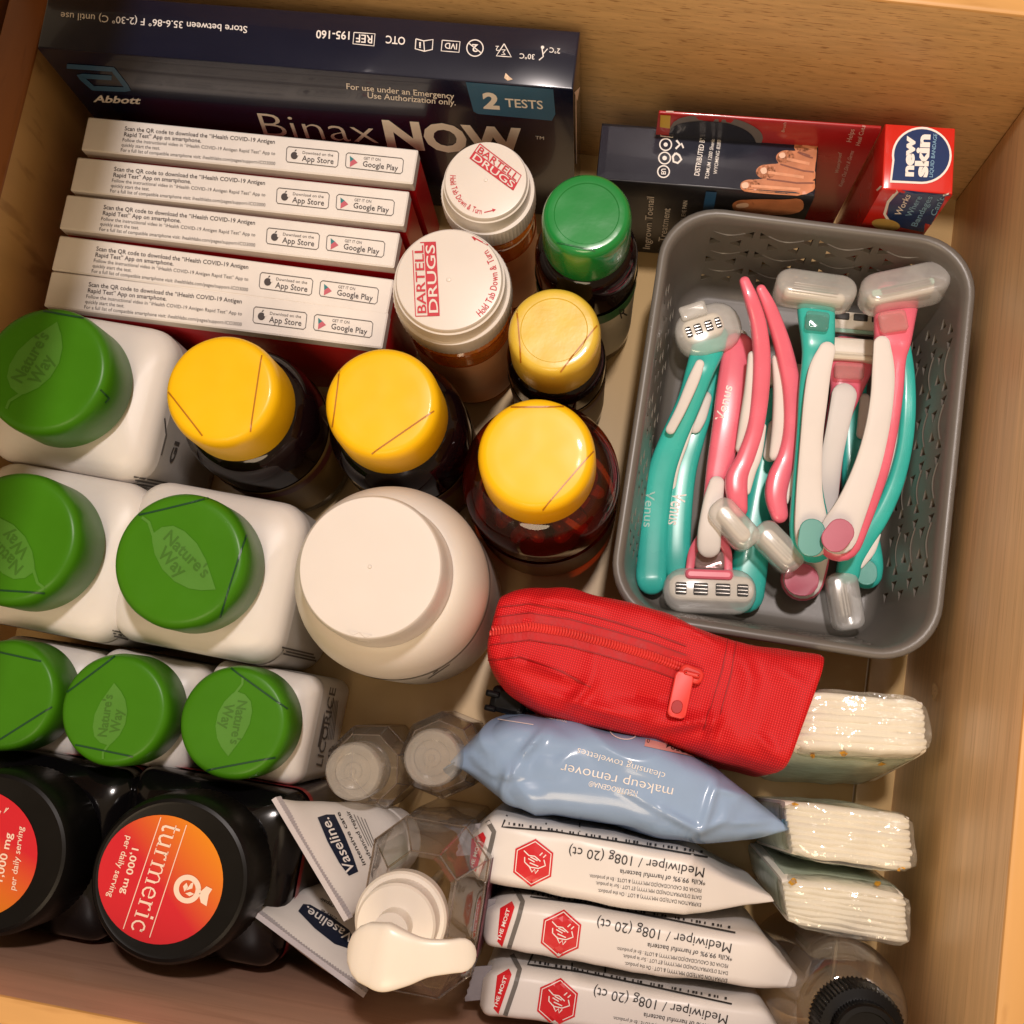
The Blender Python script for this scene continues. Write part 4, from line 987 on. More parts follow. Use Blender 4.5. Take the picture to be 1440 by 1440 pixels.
# j: teal along the far basket side
t = razor('curved teal razor with white stripe along the basket wall with a frosted cover', 1190, 800, BZ)
hp(t, 'handle', [(1272, 486, .030, 16), (1276, 530, .030, 20), (1276, 580, .029, 22), (1271, 630, .027, 22), (1258, 680, .0245, 24), (1238, 724, .0225, 26), (1216, 758, .0205, 28), (1197, 786, .019, 32), (1192, 806, .018, 32)], teal, .8)
hp(t, 'grip', [(1266, 520, .028, 9), (1263, 580, .027, 12), (1256, 635, .0245, 13), (1240, 690, .0215, 13), (1218, 735, .0190, 10)], grip, .8); hp(t, 'grip', [(1235, 752, .0225, 7), (1225, 775, .0215, 11), (1210, 795, .0205, 9)], grip, .6)
slab(t, 'cartridge', 1185, 845, .016, 78, 50, 15, .0075, cart, .45); hood(t, 1187, 846, .016, 80, 80, 42, .013, r=.3)
# g: teal and white, covered, on top
t = razor('teal razor with white handle and frosted cover propped on the basket back wall', 1142, 760, BZ)
hp(t, 'handle', [(1147, 424, .040, 56), (1148, 446, .0455, 53), (1150, 480, .047, 48), (1149, 505, .046, 44), (1143, 550, .044, 40), (1138, 610, .041, 36), (1135, 680, .038, 42), (1138, 735, .036, 56), (1143, 762, .035, 60)], teal, .42)
hp(t, 'grip', [(1163, 492, .052, 24), (1153, 520, .051, 32), (1147, 560, .0495, 34), (1141, 620, .0465, 32), (1138, 690, .0435, 37), (1141, 738, .042, 48), (1144, 758, .041, 50)], grip, .26)
slab(t, 'oval_inlay', 1141, 756, .0490, -82, 54, 36, .0010, dteal, .48, .0003)
slab(t, 'pivot', 1149, 452, .0520, 6, 34, 30, .003, film('clear_teal', (.70, .85, .83), .2, frostcol=(.3, .55, .52)), .2)
slab(t, 'cartridge', 1144, 418, .0475, 8, 88, 18, .006, cart, .4); hood(t, 1145, 410, .049, 8, 116, 46, .013, tilt=-14)
# h: pink and white, covered, on top
t = razor('pink razor with white handle and clear cover propped in the basket corner', 1180, 760, BZ)
hp(t, 'handle', [(1261, 420, .042, 64), (1258, 446, .0475, 59), (1255, 480, .049, 52), (1252, 505, .048, 44), (1249, 550, .0465, 42), (1242, 600, .045, 42), (1229, 655, .043, 44), (1209, 705, .041, 50), (1187, 745, .039, 62), (1180, 758, .039, 64)], pink, .42)
hp(t, 'grip', [(1240, 484, .054, 24), (1242, 520, .0525, 32), (1240, 560, .0515, 33), (1233, 605, .050, 34), (1220, 655, .048, 37), (1201, 705, .0465, 43), (1183, 742, .045, 53), (1178, 753, .045, 54)], grip, .26)
slab(t, 'oval_inlay', 1178, 753, .0530, -52, 50, 38, .0010, dpink, .48, .0003)
slab(t, 'pivot', 1256, 452, .0545, -8, 40, 32, .003, MATS['clear_pink'], .2)
slab(t, 'cartridge', 1266, 414, .049, -12, 96, 18, .006, cart, .4); slab(t, 'mint_bar', 1270, 404, .0535, -12, 92, 10, .001, strip, .4, .0003); hood(t, 1270, 407, .051, -12, 128, 52, .014, tilt=-14)

# ------------------------------------------------------------------ soft packs
def soft(par, name, st, m, pw=5.0, n=40, sub=4, wr=.0006, ws=70, seed=1, shear=0, zlo=.001, capz=True, narrow=0, crease=0, folds=()):
    """a soft bag lofted along stations (back pixel, front pixel, top z); bottom on the floor"""
    B, Fr, Z = [], [], []
    for b, f, z in st: B.append(P(*b, z)); Fr.append(P(*f, z)); Z.append(z)
    zm = max(Z); fold_w = [(P(*q_[0], zm).xy, P(*q_[1], zm).xy, q_[2], q_[3] if len(q_) > 3 else .0018) for q_ in folds]
    bp, zz = smooth_path(B, Z, sub); fp, _ = smooth_path(Fr, Z, sub); rings = []
    for i, (b, f, z) in enumerate(zip(bp, fp, zz)):
        c = (b + f) / 2; h = (f - b) / 2; h.z = 0; half = h.length; w = h.normalized() if half > 1e-6 else Vector((0, -1, 0)); row = []
        for j in range(n):
            a = 2 * math.pi * j / n; ca, sa = math.cos(a), math.sin(a)
            x = math.copysign(abs(ca) ** (2 / pw), ca); y = math.copysign(abs(sa) ** (2 / pw), sa)
            k = (y + 1) / 2
            p = Vector((c.x, c.y, 0)) + w * (x * half * (1 - narrow * (1 - k)) + shear * (1 - k)); p.z = zlo + (z - zlo) * k
            d = Vector((x, y, 0)); q = p * ws
            amt = wr * (noise.noise(q + Vector((seed, 0, 0))) + .5 * noise.noise(q * 2.3 + Vector((0, seed, 0))))
            if crease:
                rv = 1 - abs(noise.noise(p * ws * .55 + Vector((seed * 3.1, seed, 2)))) * 4
                amt += crease * max(0, rv)
            p += w * (x * amt); p.z += (y * amt) * (1 if y > -.2 else 0)
            if y > .3:
                for A_, B_f, am, wd_ in fold_w:
                    ab = B_f - A_; tt = max(0, min(1, (p.xy - A_).dot(ab) / ab.length_squared)); dd_ = (p.xy - A_ - ab * tt).length
                    if dd_ < wd_ * 7: p.z += am * (math.exp(-(dd_ / wd_) ** 2) - .45 * math.exp(-(dd_ / (wd_ * 3.3)) ** 2)) * math.sin(math.pi * (.12 + .76 * tt))
            row.append(p)
        rings.append(row)
    V, Fs = ring_loft(rings)
    return mk(name, V, Fs, m, par, world=True, angle=60)
def base_of(st):
    b, f, z = st[len(st) // 2]; q = (P(*b, z) + P(*f, z)) / 2
    return (q.x, q.y, 0)

# red pouch
redfab = fabric('red_nylon', (.70, .004, .009), .00092)
redz = mat('red_zip_tape', (.46, .005, .009), .6, var=.1, vs=300, bump=.3, bs=900)
redpl = mat('red_pull_plastic', (.70, .04, .032), .35, var=.06); teethm = mat('red_zip_coil', (.72, .045, .04), .4, var=.1)
st = [((702, 838), (684, 908), .080), ((708, 828), (688, 928), .084), ((735, 815), (716, 968), .086), ((790, 816), (775, 1003), .088), ((850, 829), (845, 1022), .089), ((930, 849), (920, 1040), .088), ((1000, 880), (985, 1056), .087), ((1060, 898), (1030, 1068), .088), ((1120, 905), (1075, 1078), .089), ((1158, 911), (1099, 1084), .090), ((1167, 915), (1106, 1085), .089)]
t = thing('red_pouch', 'red woven nylon pouch with a zip along its top', 'pouch', base_of(st))
pb = soft(t, 'body', st, redfab, pw=5.5, n=110, sub=12, wr=.0010, ws=45, seed=4, shear=.010, narrow=.10, crease=.0009,
          folds=[((720, 928), (835, 955), 0.0048, .0024), ((835, 955), (795, 1000), 0.0042, .0022), ((870, 972), (985, 985), -0.0064, .0040), ((930, 1022), (1010, 1012), 0.0048, .0024), ((1005, 1012), (1000, 1040), 0.0038, .002), ((1045, 925), (1075, 1010), 0.0026, .003), ((730, 838), (850, 850), 0.0026, .003), ((960, 875), (1010, 905), 0.0029, .0024), ((1090, 940), (1140, 975), 0.0022, .003), ((770, 975), (900, 1015), 0.0026, .0022), ((1060, 1030), (1090, 1060), 0.0022, .002)])
pr = Print(t, [pb]); pr.eps = .0004
tape = [(690, 888), (745, 881), (800, 890), (860, 906), (920, 924), (965, 941)]
pr.line(tape, 36, 'tape', 6)
pr.layer = 2
pr.line([(x, y - 19) for x, y in tape], 1.3, 's', 6); pr.line([(x, y + 19) for x, y in tape], 1.3, 's', 6); pr.line([(x, y - 32) for x, y in tape], 1.3, 's', 6)
pr.line([(1024, 893), (1016, 940), (998, 1000), (990, 1024)], 1.6, 's', 6); pr.line([(1036, 897), (1029, 945), (1012, 1005)], 1.6, 's', 6)
pr.line([(688, 928), (730, 925), (790, 945), (830, 965)], 1.6, 's', 6)
pr.done({'tape': ('zip_tape', redz), 's': ('stitching', mat('dark_red_thread', (.30, .004, .006), .6))})
pr2 = Print(t, [pb]); tv = []
for a, b in zip(tape, tape[1:]):
    L = math.hypot(b[0] - a[0], b[1] - a[1]); k = int(L / 3.9)
    for i in range(k):
        x, y = a[0] + (b[0] - a[0]) * i / k, a[1] + (b[1] - a[1]) * i / k
        dx, dy = (b[0] - a[0]) / L, (b[1] - a[1]) / L
        for s in (-1, 1):
            p = pr2.pt(x - dy * 5.2 * s, y + dx * 5.2 * s); q = pr2.pt(x - dy * .4 * s + dx, y + dx * .4 * s + dy)
            if p and q: tv.append(sweep([p + Vector((0, 0, .0004)), (p + q) / 2 + Vector((0, 0, .0010)), q + Vector((0, 0, .0005))], [.00052] * 3, 6, 1.0))
V, Fs = join(*tv); q = mk('zip_teeth', V, Fs, teethm, t, world=True); q['kind'] = 'stuff'
zp = pr2.pt(972, 947).z
sl = slab(t, 'zip_slider', 972, 948, zp + .0022, 22, 34, 22, .0035, redpl, .4)
pl = slab(t, 'zip_pull', 957, 977, zp + .0045, 102, 64, 26, .0016, redpl, .30, .0004)
slab(pl, 'pull_recess', 952, 994, zp + .0056, 102, 18, 15, .0006, mat('dark_red_recess', (.35, .008, .01), .4), .48, .0002)
slab(sl, 'zip_bridge', 973, 948, zp + .0052, 15, 24, 7, .0022, redpl, .45)
blk = mat('black_buckle', (.003, .003, .0035), .35, var=.2, spec=.2)
slab(t, 'strap_clip', 716, 986, .055, 14, 50, 36, .011, blk, .22, .002); slab(t, 'strap_clip_prong', 694, 976, .057, 14, 20, 9, .009, blk, .3, .001); slab(t, 'strap_clip_prong', 690, 996, .057, 14, 16, 8, .009, blk, .3, .001); slab(t, 'strap', 752, 990, .056, 8, 46, 26, .004, blk, .1)

# blue wipes pack
bluef = mat('blue_wrapper', (.265, .385, .585), .22, var=.07, vs=30, coat=.25, crk=(24, .9))
navyf = mat('dark_blue_fin', (.04, .10, .17), .3, var=.1)
st = [((632, 1070), (640, 1079), .066), ((652, 1046), (664, 1098), .074), ((686, 1017), (696, 1126), .082), ((740, 1004), (726, 1145), .086), ((850, 1020), (848, 1166), .088), ((935, 1045), (930, 1182), .087), ((1005, 1075), (1000, 1189), .084), ((1055, 1118), (1058, 1182), .077), ((1103, 1158), (1107, 1168), .068)]
t = thing('wipes_pack', 'shiny pale blue pack of makeup wipes beside the red pouch', 'wipes pack', base_of(st))
pb = soft(t, 'wrapper', st, bluef, pw=3.8, n=140, sub=20, wr=.0009, ws=42, seed=11, crease=.0016, narrow=.05,
          folds=[((772, 1018), (712, 1092), 0.0033), ((712, 1092), (790, 1075), 0.0024), ((712, 1092), (700, 1125), 0.0024), ((800, 1062), (780, 1082), 0.0018), ((862, 1098), (930, 1140), 0.0019), ((930, 1140), (988, 1172), 0.0027), ((988, 1172), (1012, 1095), 0.0021), ((990, 1172), (1030, 1150), 0.0021), ((1025, 1160), (1095, 1158), 0.0021), ((1010, 1110), (1045, 1118), 0.0021), ((655, 1062), (690, 1090), 0.0021), ((690, 1090), (735, 1088), 0.0015)])
pr = Print(t, [pb]); pr.eps = .0003
pr.text('cleansing towelettes', (936, 1087), (813, 1052), (933, 1096), 'w', -.006); pr.text('makeup remover', (947, 1108), (790, 1073), (944, 1122), 'w', -.006); pr.text('NEUTROGENA®', (897, 1113), (829, 1098), (895, 1120), 'w', .004)
pr.line(circ(876, 1030, 19, 10, rot=12), 1.5, 'w', closed=True); pr.text('NEW', (887, 1027), (867, 1023), (886, 1034), 'w', .01)
pr.line([(700, 1012), (750, 1020)], 1.2, 'w'); pr.text('TOWELETTES', (798, 1012), (768, 1005), (797, 1017), 'w')
pr.poly([(908, 1040), (1000, 1060), (1044, 1083), (990, 1068), (906, 1050)], 'p', 10); pr.layer = 1
for i in range(34):
    x = 922 + i * 2.9 + (i * 7 % 3) * .5; y = 1041 + (x - 915) * .27
    if x < 1020: pr.line([(x, y - 7), (x - 1, y + 2)], .8 + (i * 5 % 4) * .35, 'k')
pr.text('0', (914, 1041), (910, 1040), (913, 1046), 'k'); pr.text('70501 10504', (1010, 1067), (937, 1046), (1008, 1073), 'k', .01)
pr.done({'w': ('lettering', wink), 'p': ('barcode_patch', mat('barcode_pink', (.62, .33, .30), .4)), 'k': ('barcode', ink)})
V, Fs = sweep([P(636, 1074, .068), P(641, 1078, .062), P(648, 1083, .056)], [.0045, .0048, .005], 8, .08); mk('end_fin', V, Fs, navyf, t, world=True)
V, Fs = sweep([P(1100, 1160, .069), P(1118, 1158, .068), P(1137, 1156, .066)], [.0022, .0018, .0008], 8, .15); mk('end_fin', V, Fs, navyf, t, world=True)

# three white hand-wipe packs
wrapw = mat('white_wrapper', (.71, .68, .655), .36, var=.03, vs=25, crk=(22, .45))
bandg = mat('band_grey', (.14, .13, .12), .45); hexr = mat('hexagon_red', (.58, .012, .02), .32); greyfin = mat('silver_fin', (.27, .255, .275), .35, var=.1)
def wipes(label, st, ox, oy, rot, seed, fin, sc=1.0):
    t = thing('wipes_pack', label, 'wipes pack', base_of(st), 0, 'white hand wipes packs')
    pb = soft(t, 'wrapper', st, wrapw, pw=7.0, n=56, sub=6, wr=.0007, ws=50, seed=seed, crease=.0008, narrow=0)
    # local picture frame: u along the pack, v towards its front; measured on the first pack
    ca, sa = math.cos(R_(rot)), math.sin(R_(rot))
    def T(p): x, y = p[0] - 750, p[1] - 1213; return (ox + sc * (x * ca - y * sa), oy + sc * (x * sa + y * ca))
    pr = Print(t, [pb]); pr.eps = .0003
    TT = lambda *L: [T(p) for p in L]
    hexa = lambda r: TT(*[(750 + r * 1.0 * math.cos(R_(a)) , 1213 + r * 1.08 * math.sin(R_(a))) for a in (-84, -24, 36, 96, 156, 216)])
    pr.poly(hexa(31), 'r', 10); pr.layer = 1; pr.line(hexa(27.5), 1.2, 'w', closed=True)
    for L in ([(737, 1196), (744, 1203), (752, 1204), (760, 1211)], [(738, 1205), (738, 1212), (745, 1219), (757, 1221), (767, 1217), (765, 1209)], [(743, 1207), (752, 1212)], [(746, 1205), (756, 1210)], [(745, 1213), (757, 1218)], [(744, 1217), (748, 1226), (752, 1222), (753, 1228), (757, 1223)], [(759, 1203), (763, 1199)], [(764, 1206), (768, 1202)]):
        pr.line(TT(*L), 1.5, 'w', 4)
    pr.layer = 0
    def tx(s, A, B, C, k='k', bold=0): pr.text(s, T(A), T(B), T(C), k, bold)
    tx('Mediwiper / 108g (20 ct)', (990.5, 1221), (801, 1190), (988.5, 1234), 'k', 0)
    tx('*Kills 99.9% of harmful bacteria', (992, 1238.5), (872, 1222.5), (991, 1245), 'k', .006)
    tx('FECHA DE CADUCIDAD(DD.MM.YYYY) & LOTE : En el producto.', (986, 1250), (829, 1229.5), (985.5, 1255)); tx("DATE D'EXPIRATION(DD MM.YYYY) ET LOT : Sur le produit.", (986, 1260), (838, 1239.5), (985.5, 1265)); tx('EXPIRATION DATE(DD MM.YYYY) & LOT : On the product.', (985.5, 1270), (841, 1250), (985, 1275))
    pr.line(TT((713, 1147), (706, 1163), (780, 1170), (880, 1186), (995, 1206)), 2.4, 'k', 8)
    for x in (768, 815): pr.line(TT((x, 1158), (x, 1170)), 2.2, 'k')
    for i in range(46):
        x = 716 + i * 6 + (i * 7 % 5) * .6
        if i % 9 in (4, 8): continue
        yb = 1163 + (x - 716) * .147
        pr.line(TT((x, yb - 6), (x, yb - 2.5)), 1.8 + (i * 3 % 4) * .5, 'k')
    pr.line(TT((683, 1150), (695, 1170), (690, 1192), (676, 1240)), 6.5, 'g', 5)
    pr.poly(TT((664, 1180), (680, 1170), (684, 1178), (668, 1233), (661, 1226)), 'r', 8); pr.layer = 1
    pr.text('THE MOST', T((665, 1226)), T((678, 1181)), T((660.5, 1224.5)), 'w', .02)
    pr.done({'r': ('red_print', hexr), 'w': ('white_print', wink), 'k': ('lettering', ink), 'g': ('grey_band', bandg)})
    # crimped end seal: a zig-zag edged strip standing out of the end fold
    (x0, y0), (x1, y1), zf = fin; n = 9; V = []
    for i in range(n + 1):
        f = i / n; px = x0 + (x1 - x0) * f; py = y0 + (y1 - y0) * f; zz = zf - .004 * f
        V += [P(px + 26, py - 2, zz + .004), P(px + (2.2 if i % 2 else 0), py, zz)]
    m0 = len(V); V += [v + Vector((0, 0, -.0009)) for v in V]; Fs = []
    for i in range(n):
        a = 2 * i; Fs += [(a, a + 1, a + 3, a + 2), (m0 + a + 2, m0 + a + 3, m0 + a + 1, m0 + a), (a + 1, m0 + a + 1, m0 + a + 3, a + 3), (a, a + 2, m0 + a + 2, m0 + a)]
    mk('end_seal', V, Fs, greyfin, t, world=True, angle=20)
st1 = [((664, 1172), (660, 1216), .077), ((680, 1156), (669, 1238), .084), ((700, 1147), (692, 1250), .087), ((760, 1158), (750, 1259), .088), ((850, 1176), (840, 1273), .088), ((960, 1199), (945, 1292), .088), ((985, 1207), (978, 1291), .086), ((1040, 1238), (1034, 1279), .079), ((1085, 1261), (1088, 1267), .072)]
wipes('white hand wipes pack pressed against the pale blue pack', st1, 750, 1213, 0, 21, ((650, 1160), (640, 1204), .074))
st2 = [((684, 1277), (679, 1320), .077), ((702, 1270), (687, 1334), .084), ((735, 1268), (720, 1341), .087), ((800, 1276), (790, 1355), .088), ((900, 1292), (890, 1373), .088), ((1010, 1308), (1000, 1387), .088), ((1072, 1318), (1062, 1396), .087), ((1100, 1345), (1095, 1394), .084), ((1121, 1372), (1118, 1388), .079)]
wipes('middle one of the three white hand wipes packs', st2, 789, 1313, 1.5, 33, ((672, 1266), (660, 1310), .074))
st3 = [((680, 1373), (674, 1418), .079), ((694, 1364), (682, 1431), .086), ((725, 1362), (705, 1437), .089), ((800, 1373), (785, 1446), .090), ((900, 1390), (890, 1462), .090), ((1000, 1405), (990, 1475), .090), ((1068, 1416), (1058, 1480), .089), ((1092, 1440), (1085, 1480), .086), ((1104, 1464), (1102, 1478), .082)]
wipes('white hand wipes pack nearest the dark drawer side', st3, 784, 1409, 2.5, 45, ((666, 1360), (652, 1408), .076))

# three packs of folded pads in clear film
padm = mat('white_pad', (.90, .85, .75), .7, var=.04, vs=80, bump=.3, bs=160)
wrapf = film('clear_green_film', (.96, .97, .95), frost=.14, rough=.1, bump=1.0, bs=160, frostcol=(.92, .93, .88), g0=.10)
sidef = film('pale_green_film', (.86, .94, .87), frost=.62, rough=.2, bump=.8, bs=60, frostcol=(.78, .88, .77))
flower = mat('orange_print', (.70, .36, .03), .5, var=.2, vs=300)
def pads(label, c4, z, marks, seed, lean=(0, 0)):
    b0, b1, f0, f1 = [P(*p, z) for p in c4]
    c = (b0 + b1 + f0 + f1) / 4; t = thing('pad_pack', label, 'pad pack', (c.x, c.y, 0), 0, 'film wrapped pad packs')
    N = 8; rnd = random.Random(seed)
    for k in range(N):
        s = .05 + .90 * (k + .5) / N
        a = b0.lerp(f0, s); b = b1.lerp(f1, s); wd = ((f0 - b0).length + (f1 - b1).length) / 4 / N * 1.6
        a = a.lerp(b, rnd.uniform(0, .008)); b = b.lerp(a, rnd.uniform(0, .016)); rings = []
        ax = (b - a); ax.z = 0; w = Vector((ax.y, -ax.x, 0)).normalized(); M = 14; hk = rnd.uniform(0, .0009)
        for i in range(M + 1):
            p = a + (b - a) * i / M; e = min(i, M - i) / M * 7; e = min(1, .7 + .3 * min(1, e * 1.6))
            row = []
            for j in range(16):
                an = 2 * math.pi * j / 16; x = math.copysign(abs(math.cos(an)) ** .45, math.cos(an)); y = math.copysign(abs(math.sin(an)) ** .3, math.sin(an))
                h = z - .0008 - hk - (1 - e) * .006
                kk = 1 - (y + 1) / 2; wob = .0006 * nz((p.x, p.y, k), 120, seed)
                row.append((p.x + w.x * (x * wd * e + wob) + lean[0] * kk, p.y + w.y * (x * wd * e + wob) + lean[1] * kk, .002 + (h - .002 + .0009 * nz((p.x, p.y + k, 0), 90, seed)) * (y + 1) / 2))
            rings.append(row)
        V, Fs = ring_loft(rings); mk('folded_pad', V, Fs, padm, t, world=True, angle=60)
    q = lambda u, v, zz: tuple(b0.lerp(b1, u).lerp(f0.lerp(f1, u), v)[:2]) + (zz,)
    # film envelope
    def env(name, z0, z1, g, m, cap):
        rings = []
        for zz, gg in ((z0, g), ((z0 + z1) / 2, g * 1.15), (z1 - .004, g), (z1 - .0012, g * .6), (z1, .0)) if cap else ((z0, g), ((z0 + z1) / 2, g * 1.3), (z1, g * 1.1)):
            row = []
            U = 16; Vn = 8; edge = [(i / U, 0) for i in range(U)] + [(1, i / Vn) for i in range(Vn)] + [(1 - i / U, 1) for i in range(U)] + [(0, 1 - i / Vn) for i in range(Vn)]
            for u, v in edge:
                p = Vector(q(u, v, zz)); d = p - Vector((c.x, c.y, zz)); d.z = 0
                amt = gg + .0014 * nz((p.x, p.y, zz * 2), 110, seed); dn = d.normalized(); p.x += lean[0] * (1 - zz / z); p.y += lean[1] * (1 - zz / z)
                p -= d * (.14 * (abs(u - .5) * 2) ** 6 * (abs(v - .5) * 2) ** 6)
                row.append(p + dn * amt)
            rings.append(row)
        V, Fs = ring_loft(rings, (False, False))
        if cap:
            b = len(V); n0 = len(V) - len(rings[0]); U, Vn = 16, 8; idx = {}
            ed = [(i, 0) for i in range(U)] + [(U, i) for i in range(Vn)] + [(U - i, Vn) for i in range(U)] + [(0, Vn - i) for i in range(Vn)]
            for k, e in enumerate(ed): idx[e] = n0 + k
            for i in range(1, U):
                for j in range(1, Vn):
                    p = q(i / U, j / Vn, z1); idx[(i, j)] = len(V); V.append((p[0], p[1], z1 + .0016 * nz((p[0] * 1, p[1] * 1.6, 0), 120, seed) + .0006))
            for i in range(U):
                for j in range(Vn): Fs.append((idx[(i, j)], idx[(i + 1, j)], idx[(i + 1, j + 1)], idx[(i, j + 1)]))
        return mk(name, V, Fs, m, t, world=True, angle=70)
    fm_ = env('film_wrap', z * .80, z + .0010, .0008, wrapf, True); sd = env('film_side', .001, z * .86, .0012, sidef, False)
    pr = Print(t, [fm_, sd])
    for x, y, w, h in marks: pr.poly([(x + random.uniform(.5, 1.1) * w * math.cos(k / 9 * 6.283), y + random.uniform(.5, 1.1) * h * math.sin(k / 9 * 6.283)) for k in range(9)], x)
    pr.done({m_[0]: ('printed_flower', flower) for m_ in marks})
pads('film wrapped pack of folded white pads touching the red pouch', [(1140, 968), (1303, 983), (1118, 1054), (1308, 1062)], .074, [(1156, 968, 7, 4), (1186, 1059, 7, 4), (1143, 1063, 5, 4), (1238, 1074, 8, 3)], 2, (-.002, -.016))
pads('film wrapped pack of white pads with the blue fin resting on it', [(1104, 1124), (1284, 1146), (1118, 1206), (1287, 1228)], .074, [(1117, 1131, 6, 3), (1268, 1222, 7, 5)], 5, (-.003, -.004))
pads('film wrapped pack of white pads next to the clear bottle with black cap', [(1100, 1236), (1276, 1256), (1112, 1302), (1281, 1334)], .074, [(1116, 1240, 8, 5), (1233, 1243, 6, 4), (1266, 1340, 7, 4)], 8, (-.003, .006))

# ------------------------------------------------------------------ tubes
tubem = mat('white_tube', (.74, .71, .68), .3, var=.03, vs=30, coat=.2, crk=(14, .15))
def tube(label, A, B, z, C1, r1, crimp_px, seed):
    a = P(*A, z); b = P(*B, z); c0 = (a + b) / 2; ax = (b - a).normalized(); L0 = (b - a).length / 2
    t = thing('lotion_tube', label, 'tube', (C1.x, C1.y, 0), 0, 'white lotion tubes')
    dr = (C1 - c0); dl = dr.length; dn = dr.normalized(); nn = ax.cross(dn).normalized(); rings = []
    for i in range(17):
        s = i / 16; c = c0 + dr * s; hl = L0 + (r1 - L0) * s ** 1.1; hs = .0007 + (r1 - .0007) * min(1, s * 1.15) ** .8
        row = []
        for j in range(40):
            an = 2 * math.pi * j / 40
            p = c + ax * (hl * math.cos(an)) + nn * (hs * math.sin(an)); p += nn * (.0009 * nz(p, 60, seed) * min(1, s * 5))
            row.append(p)
        rings.append(row)
    V, Fs = ring_loft(rings); o = mk('tube_body', V, Fs, tubem, t, world=True)
    # crimped end with fine ribs
    w = crimp_px * mpp(z); V, Fs = [], []; n = 90
    for i in range(n + 1):
        p = a.lerp(b, i / n)
        for k, (d, up_) in enumerate(((-.0005, -.0008), (-.0005, .0011), (w, .0015), (w, -.0012))):
            V.append(p + dn * d + nn * (up_ + (.00022 if i % 2 and k in (1, 2) else 0)))
    for i in range(n):
        for k in range(4): Fs.append((4 * i + k, 4 * i + (k + 1) % 4, 4 * i + 4 + (k + 1) % 4, 4 * i + 4 + k))
    mk('crimp', V, Fs, mat('tube_crimp', (.50, .475, .50), .4), t, world=True, smooth=False)
    V, Fs = sweep([C1 + dn * k for k in (0, .002, .004, .02)], [r1 * .9, r1 * .98, r1 * .98, r1 * .9], 28, 1.0); mk('screw_cap', V, Fs, tubem, t, world=True)
    return t, o
navyink = mat('navy_ink', (.008, .014, .035), .35)
C1 = P(522, 1188, .045); t, o = tube('white lotion tube with a navy logo beside the clear pump bottle', (385, 1123), (487, 1294), .104, C1, .0165, 11, 3)
pr = Print(t, [o]); pr.eps = .0003
pr.poly([(446, 1150), (458, 1146), (470, 1146), (484, 1175), (496, 1205), (503, 1226), (490, 1232), (476, 1213), (460, 1184)], 'n', 8); pr.layer = 1
pr.text('Vaseline.', (499, 1225), (461, 1150), (486, 1228.5), 'w', .008); pr.layer = 0
pr.text('intensive care', (514, 1216), (477, 1142), (509, 1218), 'k', .01); pr.text('advanced repair', (523, 1208), (490, 1140), (518, 1210), 'k', .004)
for i in range(4): pr.line([(497 + i * 5, 1146 + i * 2), (518 + i * 4, 1190 + i * 2)], .9, 'g')
pr.done({'n': ('logo_panel', navyink), 'w': ('white_print', wink), 'k': ('lettering', ink), 'g': ('small_print', greyink)})
C1 = P(478, 1292, .030); t, o = tube('white lotion tube lying lower, its crimped end near the dark drawer side', (350, 1279), (513, 1400), .088, C1, .0165, 10, 6)
pr = Print(t, [o]); pr.eps = .0003
pr.poly([(419, 1282), (426, 1272), (436, 1273), (466, 1290), (490, 1308), (496, 1318), (494, 1336), (470, 1328), (442, 1306)], 'n', 8); pr.layer = 1
pr.text('Vaseline.', (497, 1316), (432, 1275), (490, 1326), 'w', .008); pr.layer = 0
pr.text('care', (474, 1292), (452, 1279), (472, 1295), 'k'); pr.text('repair', (470, 1274), (451, 1262), (467, 1278), 'k', .01)
pr.done({'n': ('logo_panel', navyink), 'w': ('white_print', wink), 'k': ('lettering', ink)})

# ------------------------------------------------------------------ clear bottles
clear = film('clear_plastic', (.985, .97, .95), frost=.045, rough=.035, frostcol=(.95, .90, .84), edge=.22, g0=.10)
clear2 = film('clear_cap_plastic', (.98, .97, .95), frost=.2, rough=.1, frostcol=(.95, .92, .87), edge=.35, g0=.09)
pumpw = mat('white_pump_plastic', (.76, .70, .62), .3, var=.02, sub=.1)
liquid = film('clear_liquid', (.97, .92, .82), frost=.02, rough=.03, frostcol=(.8, .7, .5))
def bevel_poly(q, r=.0011):
    o = []
    for i, p in enumerate(q):
        p = Vector(p); a = Vector(q[i - 1]); b = Vector(q[(i + 1) % len(q)]); da = (a - p).normalized() * r; db = (b - p).normalized() * r
        for f in (0, .33, .67, 1): o.append(tuple((p + da) * (1 - f) ** 2 + p * 2 * f * (1 - f) + (p + db) * f * f))
    return o
edgem = film('thick_clear_edge', (.62, .52, .44), frost=.10, rough=.05, frostcol=(.8, .7, .6), edge=.5, g0=.14)
def wire(par, rings_, m=None, r=.00034, verticals=True):
    # the thick plastic along the corners of a faceted bottle
    parts = []
    for q in rings_:
        for a, b in zip(q, q[1:] + q[:1]): parts.append(sweep([a, Vector(a).lerp(Vector(b), .5), b], [r] * 3, 6, 1.0, up=Vector((.03, .02, 1)).normalized()))
    if verticals:
        for q0, q1 in zip(rings_, rings_[1:]):
            for a, b in zip(q0, q1): parts.append(sweep([a, Vector(a).lerp(Vector(b), .5), b], [r] * 3, 6, 1.0, up=Vector((1, .3, 0)).normalized()))
    V, Fs = join(*parts); return mk('corner_edges', V, Fs, m or edgem, par)
def octa0(hx, hy, ch, z): return [(hx, hy - ch, z), (hx - ch, hy, z), (-hx + ch, hy, z), (-hx, hy - ch, z), (-hx, -hy + ch, z), (-hx + ch, -hy, z), (hx - ch, -hy, z), (hx, -hy + ch, z)]
